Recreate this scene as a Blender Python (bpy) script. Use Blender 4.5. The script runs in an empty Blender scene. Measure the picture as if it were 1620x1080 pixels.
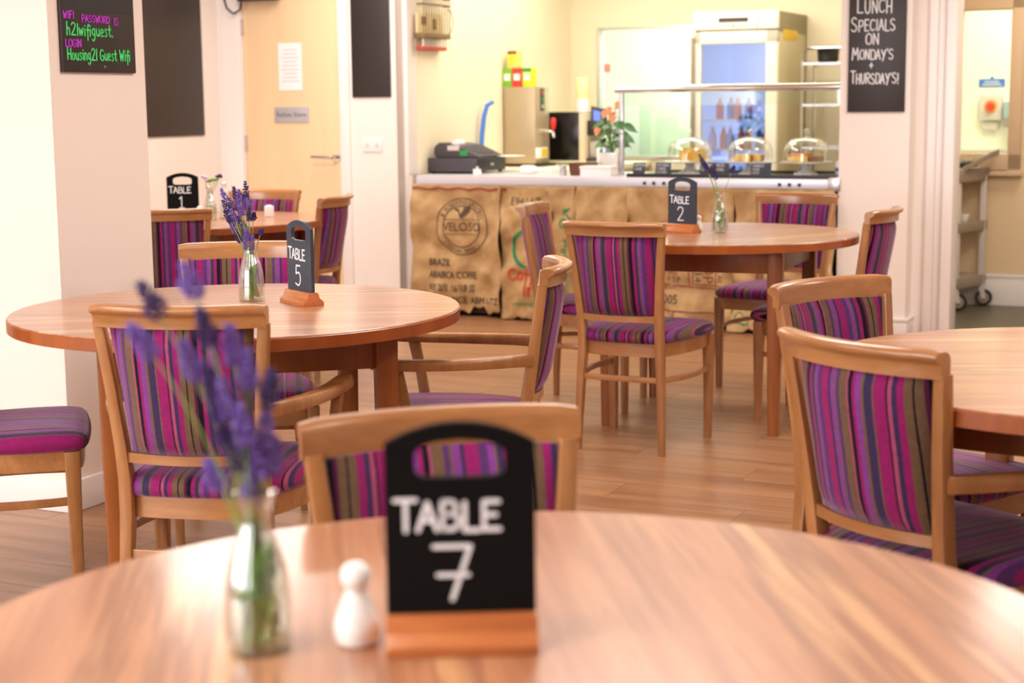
import bpy, bmesh, math, random
from mathutils import Vector, Matrix
random.seed(7)
PI = math.pi
sc = bpy.context.scene
COL = sc.collection

# ------------------------------------------------------------------ camera
cam_d = bpy.data.cameras.new('camera'); cam = bpy.data.objects.new('camera', cam_d); COL.objects.link(cam)
PITCH, ROLL, EYE = 0.14627, -0.01034, 1.2583
fw = Vector((0, math.cos(PITCH), -math.sin(PITCH))); up0 = Vector((0, math.sin(PITCH), math.cos(PITCH))); rt0 = Vector((1, 0, 0))
rt = rt0 * math.cos(ROLL) + up0 * math.sin(ROLL); up = up0 * math.cos(ROLL) - rt0 * math.sin(ROLL)
m = Matrix(((rt.x, up.x, -fw.x, 0), (rt.y, up.y, -fw.y, 0), (rt.z, up.z, -fw.z, EYE), (0, 0, 0, 1)))
cam.matrix_world = m
cam_d.sensor_width = 36; cam_d.lens = 2549.433 / 1620 * 36
cam_d.clip_start = 0.05; cam_d.clip_end = 60
cam_d.dof.use_dof = True; cam_d.dof.focus_distance = 4.35; cam_d.dof.aperture_fstop = 4.2
sc.camera = cam
# ------------------------------------------------------------------ colour management, world
sc.view_settings.view_transform = 'Standard'; sc.view_settings.look = 'None'
sc.view_settings.gamma = 1; sc.view_settings.use_curve_mapping = False
sc.view_settings.exposure = 0.6
w = bpy.data.worlds.new('world'); sc.world = w; w.use_nodes = True
w.node_tree.nodes['Background'].inputs[0].default_value = (0.85, 0.92, 1, 1)
w.node_tree.nodes['Background'].inputs[1].default_value = 0.6
# ------------------------------------------------------------------ room frame (rotated 25 degrees to the view)
RA = math.radians(-25)
U = Vector((math.cos(RA), math.sin(RA), 0)); V = Vector((-math.sin(RA), math.cos(RA), 0))
def R(u, v, z=0.0): return U * u + V * v + Vector((0, 0, z))
def area_light(name, loc, sx, sy, energy, color, rot=(0, 0, RA)):
    l = bpy.data.lights.new(name, 'AREA'); l.shape = 'RECTANGLE'; l.size = sx; l.size_y = sy; l.energy = energy; l.color = color
    o = bpy.data.objects.new(name, l); o.location = loc; o.rotation_euler = rot; COL.objects.link(o); return o
CEIL = 2.45
for (u, v) in ((-4.75, 7.7), (-4.5, 6.3), (-0.6, 7.3), (-3.6, 1.6), (-1.6, 4.3), (0.6, 2.6), (1.2, 5.6), (-1.4, 0.3)):
    area_light('ceiling_lamp', R(u, v, CEIL - 0.03), 0.9, 0.9, 15 if v > 7.5 else 27, (1, 0.92, 0.85))
for (u, v) in ((-3.8, 10.0), (-2.5, 9.9), (-3.9, 9.0)):
    area_light('servery_lamp', R(u, v, CEIL - 0.03), 1.3, 0.6, 12, (1, 0.93, 0.76))
area_light('kitchen_lamp', R(-3.9, 12.3, CEIL - 0.1), 1.6, 0.6, 60, (0.95, 1, 0.93))
area_light('kitchen_lamp', R(-1.3, 11.2, CEIL - 0.1), 1.0, 0.8, 30, (1, 0.96, 0.8))
area_light('corridor_lamp', R(-0.9, 9.5, CEIL - 0.05), 0.5, 0.4, 12, (1, 0.9, 0.75))
# daylight from the glazed end of the room behind the camera
area_light('daylight', R(-4.2, -2.7, 1.5), 4.2, 1.9, 175, (0.95, 0.97, 1), (math.radians(90), 0, RA))

# ------------------------------------------------------------------ materials
def lin(c):
    return tuple(((x / 255) / 12.92 if x / 255 <= 0.04045 else ((x / 255 + 0.055) / 1.055) ** 2.4) for x in c) + (1,)
MATS = {}
def nt(name):
    mt = bpy.data.materials.new(name); mt.use_nodes = True; MATS[name] = mt
    return mt, mt.node_tree, mt.node_tree.nodes['Principled BSDF']
def plain(name, rgb, rough=0.5, metal=0.0, var=0.0, bump=0.0, scale=40, spec=0.5, coat=0.0, emit=None, estr=0):
    mt, t, b = nt(name)
    b.inputs['Base Color'].default_value = lin(rgb); b.inputs['Roughness'].default_value = rough
    b.inputs['Metallic'].default_value = metal; b.inputs['Specular IOR Level'].default_value = spec
    b.inputs['Coat Weight'].default_value = coat
    if emit: b.inputs['Emission Color'].default_value = lin(emit); b.inputs['Emission Strength'].default_value = estr
    tc = t.nodes.new('ShaderNodeTexCoord'); nz = t.nodes.new('ShaderNodeTexNoise'); nz.inputs['Scale'].default_value = scale; nz.inputs['Detail'].default_value = 4
    t.links.new(tc.outputs['Object'], nz.inputs['Vector'])
    if var:
        mr = t.nodes.new('ShaderNodeMapRange'); mr.inputs[3].default_value = 1 - var; mr.inputs[4].default_value = 1 + var
        t.links.new(nz.outputs['Fac'], mr.inputs[0])
        hs = t.nodes.new('ShaderNodeHueSaturation'); hs.inputs['Color'].default_value = lin(rgb)
        t.links.new(mr.outputs[0], hs.inputs['Value']); t.links.new(hs.outputs[0], b.inputs['Base Color'])
    if bump:
        bp = t.nodes.new('ShaderNodeBump'); bp.inputs['Strength'].default_value = bump; bp.inputs['Distance'].default_value = 0.002
        t.links.new(nz.outputs['Fac'], bp.inputs['Height']); t.links.new(bp.outputs[0], b.inputs['Normal'])
    return mt
def wood(name, cols, rough, scale, stretch, coat=0.0, objrand=0.0, ringscale=3.0, rot=0.0):
    """grain stretched along one axis; cols: list of (pos, rgb)"""
    mt, t, b = nt(name); L = t.links; N = t.nodes
    tc = N.new('ShaderNodeTexCoord'); mp = N.new('ShaderNodeMapping'); mp.inputs['Scale'].default_value = stretch; mp.inputs['Rotation'].default_value = (0, 0, rot)
    L.new(tc.outputs['Object'], mp.inputs['Vector'])
    oi = N.new('ShaderNodeObjectInfo'); ad = N.new('ShaderNodeVectorMath'); ad.operation = 'ADD'
    ml = N.new('ShaderNodeMath'); ml.operation = 'MULTIPLY'; ml.inputs[1].default_value = 37.0
    L.new(oi.outputs['Random'], ml.inputs[0]); L.new(mp.outputs[0], ad.inputs[0]); L.new(ml.outputs[0], ad.inputs[1])
    n1 = N.new('ShaderNodeTexNoise'); n1.inputs['Scale'].default_value = scale; n1.inputs['Detail'].default_value = 5; n1.inputs['Distortion'].default_value = 0.6
    n2 = N.new('ShaderNodeTexNoise'); n2.inputs['Scale'].default_value = scale * 6; n2.inputs['Detail'].default_value = 3
    L.new(ad.outputs[0], n1.inputs['Vector']); L.new(ad.outputs[0], n2.inputs['Vector'])
    mx = N.new('ShaderNodeMix'); mx.inputs[0].default_value = 0.3; L.new(n1.outputs['Fac'], mx.inputs[2]); L.new(n2.outputs['Fac'], mx.inputs[3])
    cr = N.new('ShaderNodeValToRGB'); e = cr.color_ramp.elements
    e[0].position = cols[0][0]; e[0].color = lin(cols[0][1]); e[1].position = cols[-1][0]; e[1].color = lin(cols[-1][1])
    for p, c in cols[1:-1]:
        q = e.new(p); q.color = lin(c)
    L.new(mx.outputs[0], cr.inputs[0]); src = cr.outputs[0]
    if objrand:
        hs = N.new('ShaderNodeHueSaturation'); mr = N.new('ShaderNodeMapRange'); mr.inputs[3].default_value = 1 - objrand; mr.inputs[4].default_value = 1 + objrand
        L.new(oi.outputs['Random'], mr.inputs[0]); L.new(mr.outputs[0], hs.inputs['Value']); L.new(src, hs.inputs['Color']); src = hs.outputs[0]
    L.new(src, b.inputs['Base Color']); b.inputs['Roughness'].default_value = rough; b.inputs['Coat Weight'].default_value = coat; b.inputs['Coat Roughness'].default_value = 0.15
    bp = N.new('ShaderNodeBump'); bp.inputs['Strength'].default_value = 0.15; bp.inputs['Distance'].default_value = 0.0006
    L.new(n2.outputs['Fac'], bp.inputs['Height']); L.new(bp.outputs[0], b.inputs['Normal'])
    return mt
beech = wood('beech', [(0.3, (142, 90, 48)), (0.5, (162, 108, 62)), (0.7, (180, 126, 78))], 0.32, 14, (1, 1, 0.16), coat=0.25, objrand=0.06)
beech_h = wood('beech_rail', [(0.3, (144, 92, 50)), (0.5, (164, 110, 64)), (0.7, (182, 128, 80))], 0.28, 14, (0.16, 1, 1), coat=0.3, objrand=0.06)
table_top = wood('laminate_top', [(0.30, (142, 92, 66)), (0.42, (170, 116, 84)), (0.5, (188, 134, 98)), (0.55, (154, 106, 80)), (0.63, (208, 160, 116)), (0.68, (172, 120, 88)), (0.76, (196, 142, 104))], 0.34, 9, (0.05, 1.0, 1), coat=0.45)
table_edge = wood('cherry_edge', [(0.3, (136, 64, 18)), (0.7, (168, 88, 30))], 0.35, 8, (1, 1, 0.1), coat=0.2)
table_leg = wood('cherry_leg', [(0.3, (122, 62, 22)), (0.5, (142, 78, 30)), (0.7, (158, 90, 38))], 0.38, 16, (1, 1, 0.08), coat=0.1)
sign_wood = wood('sign_wood', [(0.3, (168, 90, 46)), (0.7, (204, 126, 72))], 0.25, 30, (0.12, 1, 1), coat=0.3)
plank_m = wood('plank', [(0.25, (124, 84, 58)), (0.42, (150, 106, 74)), (0.55, (170, 124, 88)), (0.68, (142, 98, 68)), (0.82, (184, 140, 102))], 0.33, 7, (0.09, 1.3, 1), objrand=0.05)
door_m = wood('door_veneer', [(0.3, (240, 204, 160)), (0.7, (248, 214, 170))], 0.5, 6, (1, 1, 0.1))
wall_m = plain('wall_paint', (244, 234, 226), 0.7, var=0.01, bump=0.08, scale=60)
wall_side_m = plain('column_paint', (240, 226, 216), 0.7, var=0.01, bump=0.08, scale=60)
serv_m = plain('servery_paint', (243, 232, 206), 0.65, var=0.015, bump=0.05)
kit_m = plain('kitchen_wall', (240, 240, 222), 0.5, var=0.01)
white_trim = plain('white_gloss', (244, 236, 232), 0.35)
tan_trim = plain('tan_frame', (204, 176, 146), 0.45, var=0.02)
ceil_m = plain('ceiling_paint', (250, 248, 244), 0.8, var=0.01)
dark_floor = plain('dark_vinyl', (88, 82, 66), 0.4, var=0.06, scale=8)
plank_gap = plain('plank_joint', (92, 58, 36), 0.6)
board_m = plain('chalkboard', (44, 34, 32), 0.42, var=0.05, scale=20)
board_d = plain('slate_sign', (50, 58, 72), 0.38, var=0.05, scale=30)
chalk_m = plain('chalk', (236, 236, 240), 0.8)
chalk_v = plain('chalk_violet', (196, 60, 214), 0.7)
chalk_g = plain('chalk_green', (84, 236, 128), 0.7)
steel = plain('steel', (205, 203, 206), 0.28, metal=0.85, var=0.03)
steel_w = plain('steel_white', (222, 222, 232), 0.35, metal=0.4)
chrome = plain('chrome', (225, 225, 225), 0.12, metal=1)
black_p = plain('black_plastic', (36, 33, 36), 0.4)
black_g = plain('black_gloss', (14, 12, 12), 0.2)
dgrey_p = plain('dark_grey_plastic', (66, 60, 66), 0.4)
grey_p = plain('grey_plastic', (150, 134, 118), 0.45, var=0.03)
lgrey_p = plain('light_grey_metal', (206, 196, 190), 0.4)
white_c = plain('white_ceramic', (244, 242, 238), 0.15, coat=0.5)
white_p = plain('white_plastic', (240, 238, 234), 0.4)
paper_m = plain('paper', (250, 244, 244), 0.8)
ink_p = plain('pale_ink', (226, 200, 204), 0.8)
sign_grey = plain('sign_grey', (190, 186, 190), 0.4, metal=0.2)
ink_g = plain('grey_ink', (88, 84, 92), 0.6)
red_m = plain('red_plastic', (214, 40, 40), 0.35)
blue_m = plain('blue_plastic', (70, 130, 224), 0.35)
green_m = plain('green_card', (128, 190, 54), 0.5)
dgreen_m = plain('dark_green_card', (20, 150, 70), 0.5)
lime_m = plain('lime_card', (206, 228, 40), 0.5)
yellow_m = plain('yellow_card', (238, 218, 110), 0.5)
cup_m = plain('cream_cup', (242, 230, 172), 0.6)
yel_d = plain('amber_label', (226, 190, 30), 0.5)
redcard = plain('red_card', (222, 60, 54), 0.5)
orange_m = plain('orange_glow', (240, 150, 60), 0.5)  # glow round the isolator knob, put into the disc's flat colour
boiler_m = plain('boiler_steel', (188, 170, 142), 0.35, metal=0.35, var=0.04, scale=5)
fridge_w = plain('fridge_enamel', (238, 232, 218), 0.35)
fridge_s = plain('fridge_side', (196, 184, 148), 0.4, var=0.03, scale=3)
fridge_glow = plain('fridge_liner_glow', (176, 196, 226), 0.4, emit=(170, 195, 240), estr=0.4)  # liner glows blue by itself; no lamp stands inside the fridge
basket_m = plain('brown_wicker', (110, 66, 42), 0.7, var=0.2, bump=0.6, scale=140)
sponge_m = plain('sponge_cake', (240, 196, 92), 0.8, var=0.08, bump=0.5, scale=120)
choc_m = plain('brown_crust', (140, 72, 30), 0.7, var=0.15, bump=0.4, scale=100)
tray_m = plain('tart_filling', (226, 142, 72), 0.6, var=0.15, bump=0.4, scale=100)
stem_m = plain('stem_green', (128, 158, 74), 0.6, var=0.15)
stem_p = plain('stem_pale', (150, 148, 110), 0.6, var=0.15)
leaf_m = plain('leaf_green', (40, 104, 40), 0.4, var=0.2, scale=20)
leaf_l = plain('leaf_light', (112, 160, 56), 0.5, var=0.1)
lav_m = plain('lavender', (116, 88, 170), 0.8, var=0.5, scale=160)
lav_d = plain('lavender_dark', (60, 44, 98), 0.85, var=0.5, scale=160)
spathe_m = plain('spathe', (236, 150, 120), 0.4, var=0.1)
pink_m = plain('pink_petal', (222, 180, 214), 0.6)
purp_m = plain('purple_petal', (66, 28, 84), 0.6)
soap_m = plain('sign_blue', (40, 110, 200), 0.5)
screen_m = plain('lit_screen', (70, 90, 190), 0.3, emit=(110, 130, 240), estr=0.8)
black_leg = plain('socket_dark', (20, 20, 22), 0.5)
rope_m = plain('hem_red', (168, 74, 62), 0.8)
ink_b = plain('sack_ink', (92, 76, 62), 0.85, var=0.2, scale=90)
ink_gr = plain('sack_green', (30, 140, 90), 0.8, var=0.1, scale=90)
ink_r = plain('sack_red', (214, 70, 46), 0.8, var=0.1, scale=90)
ink_m = plain('sack_maroon', (150, 72, 56), 0.85, var=0.15, scale=90)
bcage_m = plain('cage_wire', (110, 84, 52), 0.5, metal=0.4)
cage_b = plain('cage_panel', (232, 208, 160), 0.6)
brick_red = plain('cage_base_red', (190, 74, 48), 0.6)

def glass_mat(name, tint, fac_lo, fac_hi, rough=0.03):
    mt = bpy.data.materials.new(name); mt.use_nodes = True; t = mt.node_tree; t.nodes.clear()
    o = t.nodes.new('ShaderNodeOutputMaterial'); mx = t.nodes.new('ShaderNodeMixShader')
    tr = t.nodes.new('ShaderNodeBsdfTransparent'); tr.inputs[0].default_value = tint
    gl = t.nodes.new('ShaderNodeBsdfGlossy'); gl.inputs['Roughness'].default_value = rough; gl.inputs['Color'].default_value = (1, 1, 1, 1)
    lw = t.nodes.new('ShaderNodeLayerWeight'); lw.inputs[0].default_value = 0.35
    mr = t.nodes.new('ShaderNodeMapRange'); mr.inputs[3].default_value = fac_lo; mr.inputs[4].default_value = fac_hi
    t.links.new(lw.outputs['Facing'], mr.inputs[0]); t.links.new(mr.outputs[0], mx.inputs[0])
    t.links.new(tr.outputs[0], mx.inputs[1]); t.links.new(gl.outputs[0], mx.inputs[2]); t.links.new(mx.outputs[0], o.inputs[0])
    return mt
glass = glass_mat('clear_glass', (0.97, 0.985, 0.98, 1), 0.03, 0.5)
glass_b = glass_mat('bottle_glass', (0.95, 0.965, 0.955, 1), 0.08, 0.65, 0.07)
glass_g = glass_mat('pane_glass', (0.93, 0.97, 0.93, 1), 0.05, 0.3)
water_m = glass_mat('water', (0.9, 0.93, 0.84, 1), 0.03, 0.25)
frost = plain('frosted_panel', (236, 244, 232), 0.3)

def fabric():
    mt, t, b = nt('striped_velvet'); L = t.links; N = t.nodes
    tc = N.new('ShaderNodeTexCoord'); sp = N.new('ShaderNodeSeparateXYZ'); L.new(tc.outputs['Object'], sp.inputs[0])
    nz = N.new('ShaderNodeTexNoise'); nz.inputs['Scale'].default_value = 300; L.new(tc.outputs['Object'], nz.inputs['Vector'])
    a = N.new('ShaderNodeMath'); a.operation = 'MULTIPLY_ADD'; a.inputs[1].default_value = 0.0016; L.new(nz.outputs['Fac'], a.inputs[0]); L.new(sp.outputs['X'], a.inputs[2])
    oi = N.new('ShaderNodeObjectInfo')
    r = N.new('ShaderNodeMath'); r.operation = 'MULTIPLY_ADD'; r.inputs[1].default_value = 0.26; L.new(oi.outputs['Random'], r.inputs[0]); L.new(a.outputs[0], r.inputs[2])
    d = N.new('ShaderNodeMath'); d.operation = 'DIVIDE'; d.inputs[1].default_value = 0.26; L.new(r.outputs[0], d.inputs[0])
    f = N.new('ShaderNodeMath'); f.operation = 'FRACT'; L.new(d.outputs[0], f.inputs[0])
    cr = N.new('ShaderNodeValToRGB'); cr.color_ramp.interpolation = 'CONSTANT'
    MAG, VIO, PUR, TAN, BLK, NAV, PNK, PLM = (138, 28, 94), (124, 58, 134), (84, 46, 100), (106, 82, 60), (18, 10, 20), (56, 42, 78), (158, 72, 106), (84, 26, 62)
    seq = [(PUR, 3), (MAG, 5), (NAV, 1.4), (VIO, 3), (TAN, 1), (PUR, 2), (TAN, 4.6), (PNK, 1), (BLK, 2), (MAG, 2), (VIO, 3), (TAN, 1.6), (NAV, 4.2), (TAN, 0.8), (MAG, 5.6), (BLK, 1.0), (PNK, 1.8), (NAV, 2), (MAG, 3), (TAN, 3.0), (BLK, 0.7), (TAN, 3.2), (PLM, 1.6), (BLK, 2.6), (MAG, 2.4), (NAV, 2), (TAN, 0.9), (VIO, 2.4)]
    tot = sum(s for _, s in seq); p = 0; e = cr.color_ramp.elements
    for i, (c, s) in enumerate(seq):
        if i < 1: e[0].position = 0; e[0].color = lin(c)
        elif i == 1: e[1].position = p / tot; e[1].color = lin(c)
        else:
            q = e.new(p / tot); q.color = lin(c)
        p += s
    L.new(f.outputs[0], cr.inputs[0])
    n2 = N.new('ShaderNodeTexNoise'); n2.inputs['Scale'].default_value = 90; n2.inputs['Detail'].default_value = 6; L.new(tc.outputs['Object'], n2.inputs['Vector'])
    mr = N.new('ShaderNodeMapRange'); mr.inputs[3].default_value = 0.72; mr.inputs[4].default_value = 1.3; L.new(n2.outputs['Fac'], mr.inputs[0])
    hs = N.new('ShaderNodeHueSaturation'); L.new(mr.outputs[0], hs.inputs['Value']); L.new(cr.outputs[0], hs.inputs['Color'])
    L.new(hs.outputs[0], b.inputs['Base Color']); b.inputs['Roughness'].default_value = 0.85; b.inputs['Specular IOR Level'].default_value = 0.15
    b.inputs['Sheen Weight'].default_value = 0.45; b.inputs['Sheen Roughness'].default_value = 0.4; b.inputs['Sheen Tint'].default_value = (0.95, 0.7, 1, 1)
    bp = N.new('ShaderNodeBump'); bp.inputs['Strength'].default_value = 0.3; bp.inputs['Distance'].default_value = 0.001
    L.new(nz.outputs['Fac'], bp.inputs['Height']); L.new(bp.outputs[0], b.inputs['Normal'])
    return mt
velvet = fabric()
def hessian():
    mt, t, b = nt('hessian'); L = t.links; N = t.nodes
    tc = N.new('ShaderNodeTexCoord')
    hs = []
    for ax in (0, 2):
        wv = N.new('ShaderNodeTexWave'); wv.bands_direction = 'X' if ax == 0 else 'Z'; wv.inputs['Scale'].default_value = 60; wv.inputs['Distortion'].default_value = 1.5
        L.new(tc.outputs['Object'], wv.inputs['Vector']); hs.append(wv)
    m1 = N.new('ShaderNodeMath'); m1.operation = 'MULTIPLY'; L.new(hs[0].outputs['Fac'], m1.inputs[0]); L.new(hs[1].outputs['Fac'], m1.inputs[1])
    nz = N.new('ShaderNodeTexNoise'); nz.inputs['Scale'].default_value = 9; nz.inputs['Detail'].default_value = 8; L.new(tc.outputs['Object'], nz.inputs['Vector'])
    cr = N.new('ShaderNodeValToRGB'); e = cr.color_ramp.elements
    e[0].position = 0.3; e[0].color = lin((192, 152, 104)); e[1].position = 0.7; e[1].color = lin((234, 198, 146))
    L.new(nz.outputs['Fac'], cr.inputs[0])
    mx = N.new('ShaderNodeMix'); mx.data_type = 'RGBA'; mx.blend_type = 'MULTIPLY'; mx.inputs[0].default_value = 0.25
    L.new(cr.outputs[0], mx.inputs[6]); L.new(m1.outputs[0], mx.inputs[7]); L.new(mx.outputs[2], b.inputs['Base Color'])
    b.inputs['Roughness'].default_value = 0.9; b.inputs['Specular IOR Level'].default_value = 0.1
    bp = N.new('ShaderNodeBump'); bp.inputs['Strength'].default_value = 0.5; bp.inputs['Distance'].default_value = 0.002
    L.new(m1.outputs[0], bp.inputs['Height']); L.new(bp.outputs[0], b.inputs['Normal'])
    return mt
hess = hessian()

# ------------------------------------------------------------------ mesh helpers
class MB:
    def __init__(s): s.v = []; s.f = []
    def add(s, vs, fs):
        n = len(s.v); s.v += [tuple(p) for p in vs]; s.f += [tuple(i + n for i in f) for f in fs]; return s
    def box(s, x0, x1, y0, y1, z0, z1):
        return s.add([(x0, y0, z0), (x1, y0, z0), (x1, y1, z0), (x0, y1, z0), (x0, y0, z1), (x1, y0, z1), (x1, y1, z1), (x0, y1, z1)],
                     [(0, 3, 2, 1), (4, 5, 6, 7), (0, 1, 5, 4), (1, 2, 6, 5), (2, 3, 7, 6), (3, 0, 4, 7)])
    def loft(s, rings, cap=True, closed=False):
        k = len(rings[0]); vs = [p for r in rings for p in r]; fs = []
        n = len(rings)
        for i in range(n if closed else n - 1):
            a, b = i * k, ((i + 1) % n) * k
            for j in range(k):
                j2 = (j + 1) % k; fs.append((a + j, a + j2, b + j2, b + j))
        if cap and not closed:
            fs.append(tuple(range(k))[::-1]); fs.append(tuple(range((n - 1) * k, n * k)))
        return s.add(vs, fs)
    def lathe(s, prof, n=24, c=(0, 0, 0), ribs=0, ribd=0.0):
        rings = []
        for (r, z) in prof:
            ring = []
            for j in range(n):
                a = 2 * PI * j / n; rr = r * (1 + (ribd * math.cos(ribs * a) if ribs else 0))
                ring.append((c[0] + rr * math.cos(a), c[1] + rr * math.sin(a), c[2] + z))
            rings.append(ring)
        return s.loft(rings)
    def tube(s, pts, rad, n=8, closed=False):
        pts = [Vector(p) for p in pts]; rings = []; N = len(pts)
        rads = rad if isinstance(rad, (list, tuple)) else [rad] * N
        ref = None
        for i in range(N):
            a = pts[i - 1] if (i > 0 or closed) else pts[0]; b = pts[(i + 1) % N] if (i < N - 1 or closed) else pts[-1]
            d = (b - a).normalized()
            if ref is None: ref = Vector((0, 0, 1)) if abs(d.z) < 0.9 else Vector((1, 0, 0))
            x = d.cross(ref).normalized(); y = x.cross(d).normalized(); ref = y
            rings.append([tuple(pts[i] + (x * math.cos(2 * PI * j / n) + y * math.sin(2 * PI * j / n)) * rads[i]) for j in range(n)])
        return s.loft(rings, closed=closed)
    def prism(s, outline, y0, y1):
        """outline in x,z extruded along y"""
        k = len(outline)
        return s.add([(x, y0, z) for x, z in outline] + [(x, y1, z) for x, z in outline],
                     [tuple(range(k)), tuple(range(2 * k - 1, k - 1, -1))] + [(i, i + k, (i + 1) % k + k, (i + 1) % k) for i in range(k)])
    def ellipsoid(s, c, r, nu=10, nv=6):
        rings = []
        for i in range(nv + 1):
            a = PI * (0.04 + 0.92 * i / nv); rings.append([(c[0] + r[0] * math.sin(a) * math.cos(2 * PI * j / nu), c[1] + r[1] * math.sin(a) * math.sin(2 * PI * j / nu), c[2] - r[2] * math.cos(a)) for j in range(nu)])
        return s.loft(rings)
    def build(s, name, mat, parent=None, bevel=0.0, smooth=True, seg=2, loc=None, rotz=None, ang=35):
        me = bpy.data.meshes.new(name)
        me.from_pydata(s.v, [], s.f); me.materials.append(mat)
        bm = bmesh.new(); bm.from_mesh(me); bmesh.ops.recalc_face_normals(bm, faces=bm.faces)
        if bevel:
            ed = [e for e in bm.edges if len(e.link_faces) == 2 and e.calc_face_angle(0) > 0.6]
            bmesh.ops.bevel(bm, geom=ed, offset=bevel, segments=seg, profile=0.6, affect='EDGES', clamp_overlap=True)
        bm.to_mesh(me); bm.free()
        if smooth:
            me.polygons.foreach_set('use_smooth', [True] * len(me.polygons)); me.set_sharp_from_angle(angle=math.radians(ang))
        o = bpy.data.objects.new(name, me); COL.objects.link(o)
        if parent: o.parent = parent
        if loc is not None: o.location = loc
        if rotz is not None: o.rotation_euler = (0, 0, rotz)
        return o
def thing(name, label, cat, loc, rotz=RA, group=None):
    o = bpy.data.objects.new(name, None); COL.objects.link(o); o.empty_display_size = 0.1
    o.location = loc; o.rotation_euler = (0, 0, rotz); tag(o, label, cat, group); return o
def tag(o, label, cat, group=None):
    o['label'] = label; o['category'] = cat
    if group: o['group'] = group
    return o
def struct(name, mb, mat, parent=None, **k):
    o = mb.build(name, mat, parent, **k)
    if not parent: o.rotation_euler = (0, 0, RA); o['kind'] = 'structure'
    return o
def dup(root, loc, rotz, label, group=None):
    r = root.copy(); COL.objects.link(r); r.location = loc; r.rotation_euler = (0, 0, rotz); r['label'] = label
    if group: r['group'] = group
    for ch in list(root.children):
        c = ch.copy(); COL.objects.link(c); c.parent = r
        for g in ch.children:
            d = g.copy(); COL.objects.link(d); d.parent = c
    return r
def rrect(cx, cy, z, wx, wy, r=0.3, n=3):
    pts = []; hx, hy = wx / 2, wy / 2; rr = min(hx, hy) * r
    for sx, sy, a0 in ((1, 1, 0), (-1, 1, 90), (-1, -1, 180), (1, -1, 270)):
        for i in range(n):
            a = math.radians(a0 + 90 * i / (n - 1)); pts.append((cx + sx * (hx - rr) + rr * math.cos(a), cy + sy * (hy - rr) + rr * math.sin(a), z))
    return pts
def interp(tab, z):
    if z <= tab[0][0]: return tab[0][1]
    for (a, x), (b, y) in zip(tab, tab[1:]):
        if z <= b: return x + (y - x) * (z - a) / (b - a)
    return tab[-1][1]

# ------------------------------------------------------------------ lettering
GL = {
 'A': '0,0 .32,1 .64,0|.1,.36 .54,.36', 'B': '.05,0 .05,1|~.05,1 .5,1 .52,.56 .05,.54|~.05,.54 .62,.52 .58,0 .05,0', 'C': '~.6,.85 .4,1.02 .02,.85 .0,.2 .3,-.04 .62,.15',
 'D': '.05,0 .05,1|~.05,1 .7,.95 .68,.05 .05,0', 'E': '.55,1 .05,1 .05,0 .58,0|.05,.52 .45,.52', 'F': '.55,1 .05,1 .05,0|.05,.52 .42,.52', 'G': '~.6,.85 .35,1.02 .0,.8 .0,.2 .35,-.04 .62,.1 .6,.4|.6,.42 .35,.42',
 'H': '.05,0 .05,1|.58,0 .58,1|.05,.5 .58,.5', 'I': '.1,0 .1,1', 'L': '.05,1 .05,0 .55,0', 'M': '.0,0 .1,1 .38,.4 .66,1 .76,0', 'N': '.05,0 .05,1 .58,0 .58,1',
 'O': '~.32,1 .0,.85 .0,.15 .32,0 .64,.15 .64,.85 .32,1', 'P': '.05,0 .05,1|~.05,1 .6,1.02 .6,.48 .05,.46', 'R': '.05,0 .05,1|~.05,1 .6,1.02 .6,.52 .05,.5|.25,.5 .6,0', 'S': '~.56,.88 .3,1.06 .0,.85 .1,.58 .5,.45 .62,.15 .3,-.06 .0,.12',
 'T': '-.05,1 .6,1|.28,1 .28,0', 'U': '~.04,1 .04,.2 .3,-.05 .58,.2 .58,1', 'V': '0,1 .3,0 .6,1', 'W': '0,1 .18,0 .38,.7 .56,0 .76,1', 'Y': '0,1 .3,.5|.6,1 .2,-.1', 'Z': '0,1 .6,1 0,0 .6,0',
 '1': '.1,.8 .28,1 .28,0|.05,0 .52,0', 'l1': '.1,1 .1,0', '2': '~.04,.8 .2,1.05 .6,.95 .55,.6 .05,.0|.05,0 .62,0', '5': '.55,1 .12,1 .08,.58|~.08,.58 .45,.7 .62,.35 .4,-.05 .0,.08', '7': '-.05,1 .62,1 .28,0|.02,.46 .58,.46',
 "'": '.08,1.05 .06,.85', '+': '0,.45 .5,.45|.25,.7 .25,.2', '!': '.1,1 .1,.3|.1,.08 .1,.0', '.': '.05,.08 .08,.0',
 'h': '.05,0 .05,1.1|~.05,.4 .25,.68 .42,.5 .42,0', 'w': '.0,.62 .12,0 .27,.5 .42,0 .56,.62', 'i': '.06,0 .06,.6|.06,.82 .07,.88', 'f': '~.42,.85 .3,1.05 .16,.8 .16,-.35|.0,.5 .38,.5', 'g': '~.42,.5 .2,.7 .0,.4 .15,.05 .4,.2|~.42,.62 .42,-.2 .2,-.45 .0,-.25',
 'u': '~.04,.6 .04,.1 .25,-.03 .42,.2 .42,.6|.42,.4 .42,0', 'e': '~.02,.32 .42,.34 .36,.62 .1,.62 .0,.3 .15,-.02 .42,.08', 's': '~.38,.55 .2,.68 .04,.5 .2,.34 .38,.18 .2,-.04 .0,.08', 't': '~.14,.95 .14,.1 .25,-.02 .38,.08|.0,.62 .34,.62',
 'o': '~.2,.62 .0,.45 .02,.1 .2,-.02 .42,.12 .4,.5 .2,.62', 'n': '.04,0 .04,.62|~.04,.4 .2,.66 .4,.55 .4,0',
}
WID = {'A': .72, 'M': .86, 'W': .86, 'w': .66, 'I': .24, 'i': .2, "'": .2, '!': .26, '.': .2, 'f': .36, 't': .42, 'l1': .22, ' ': .4, '1': .6, 'h': .52, 'g': .52, 'u': .52, 'e': .5, 's': .46, 'o': .5, 'n': .5, 'F': .62, 'E': .66, 'L': .6, 'T': .6}
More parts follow.
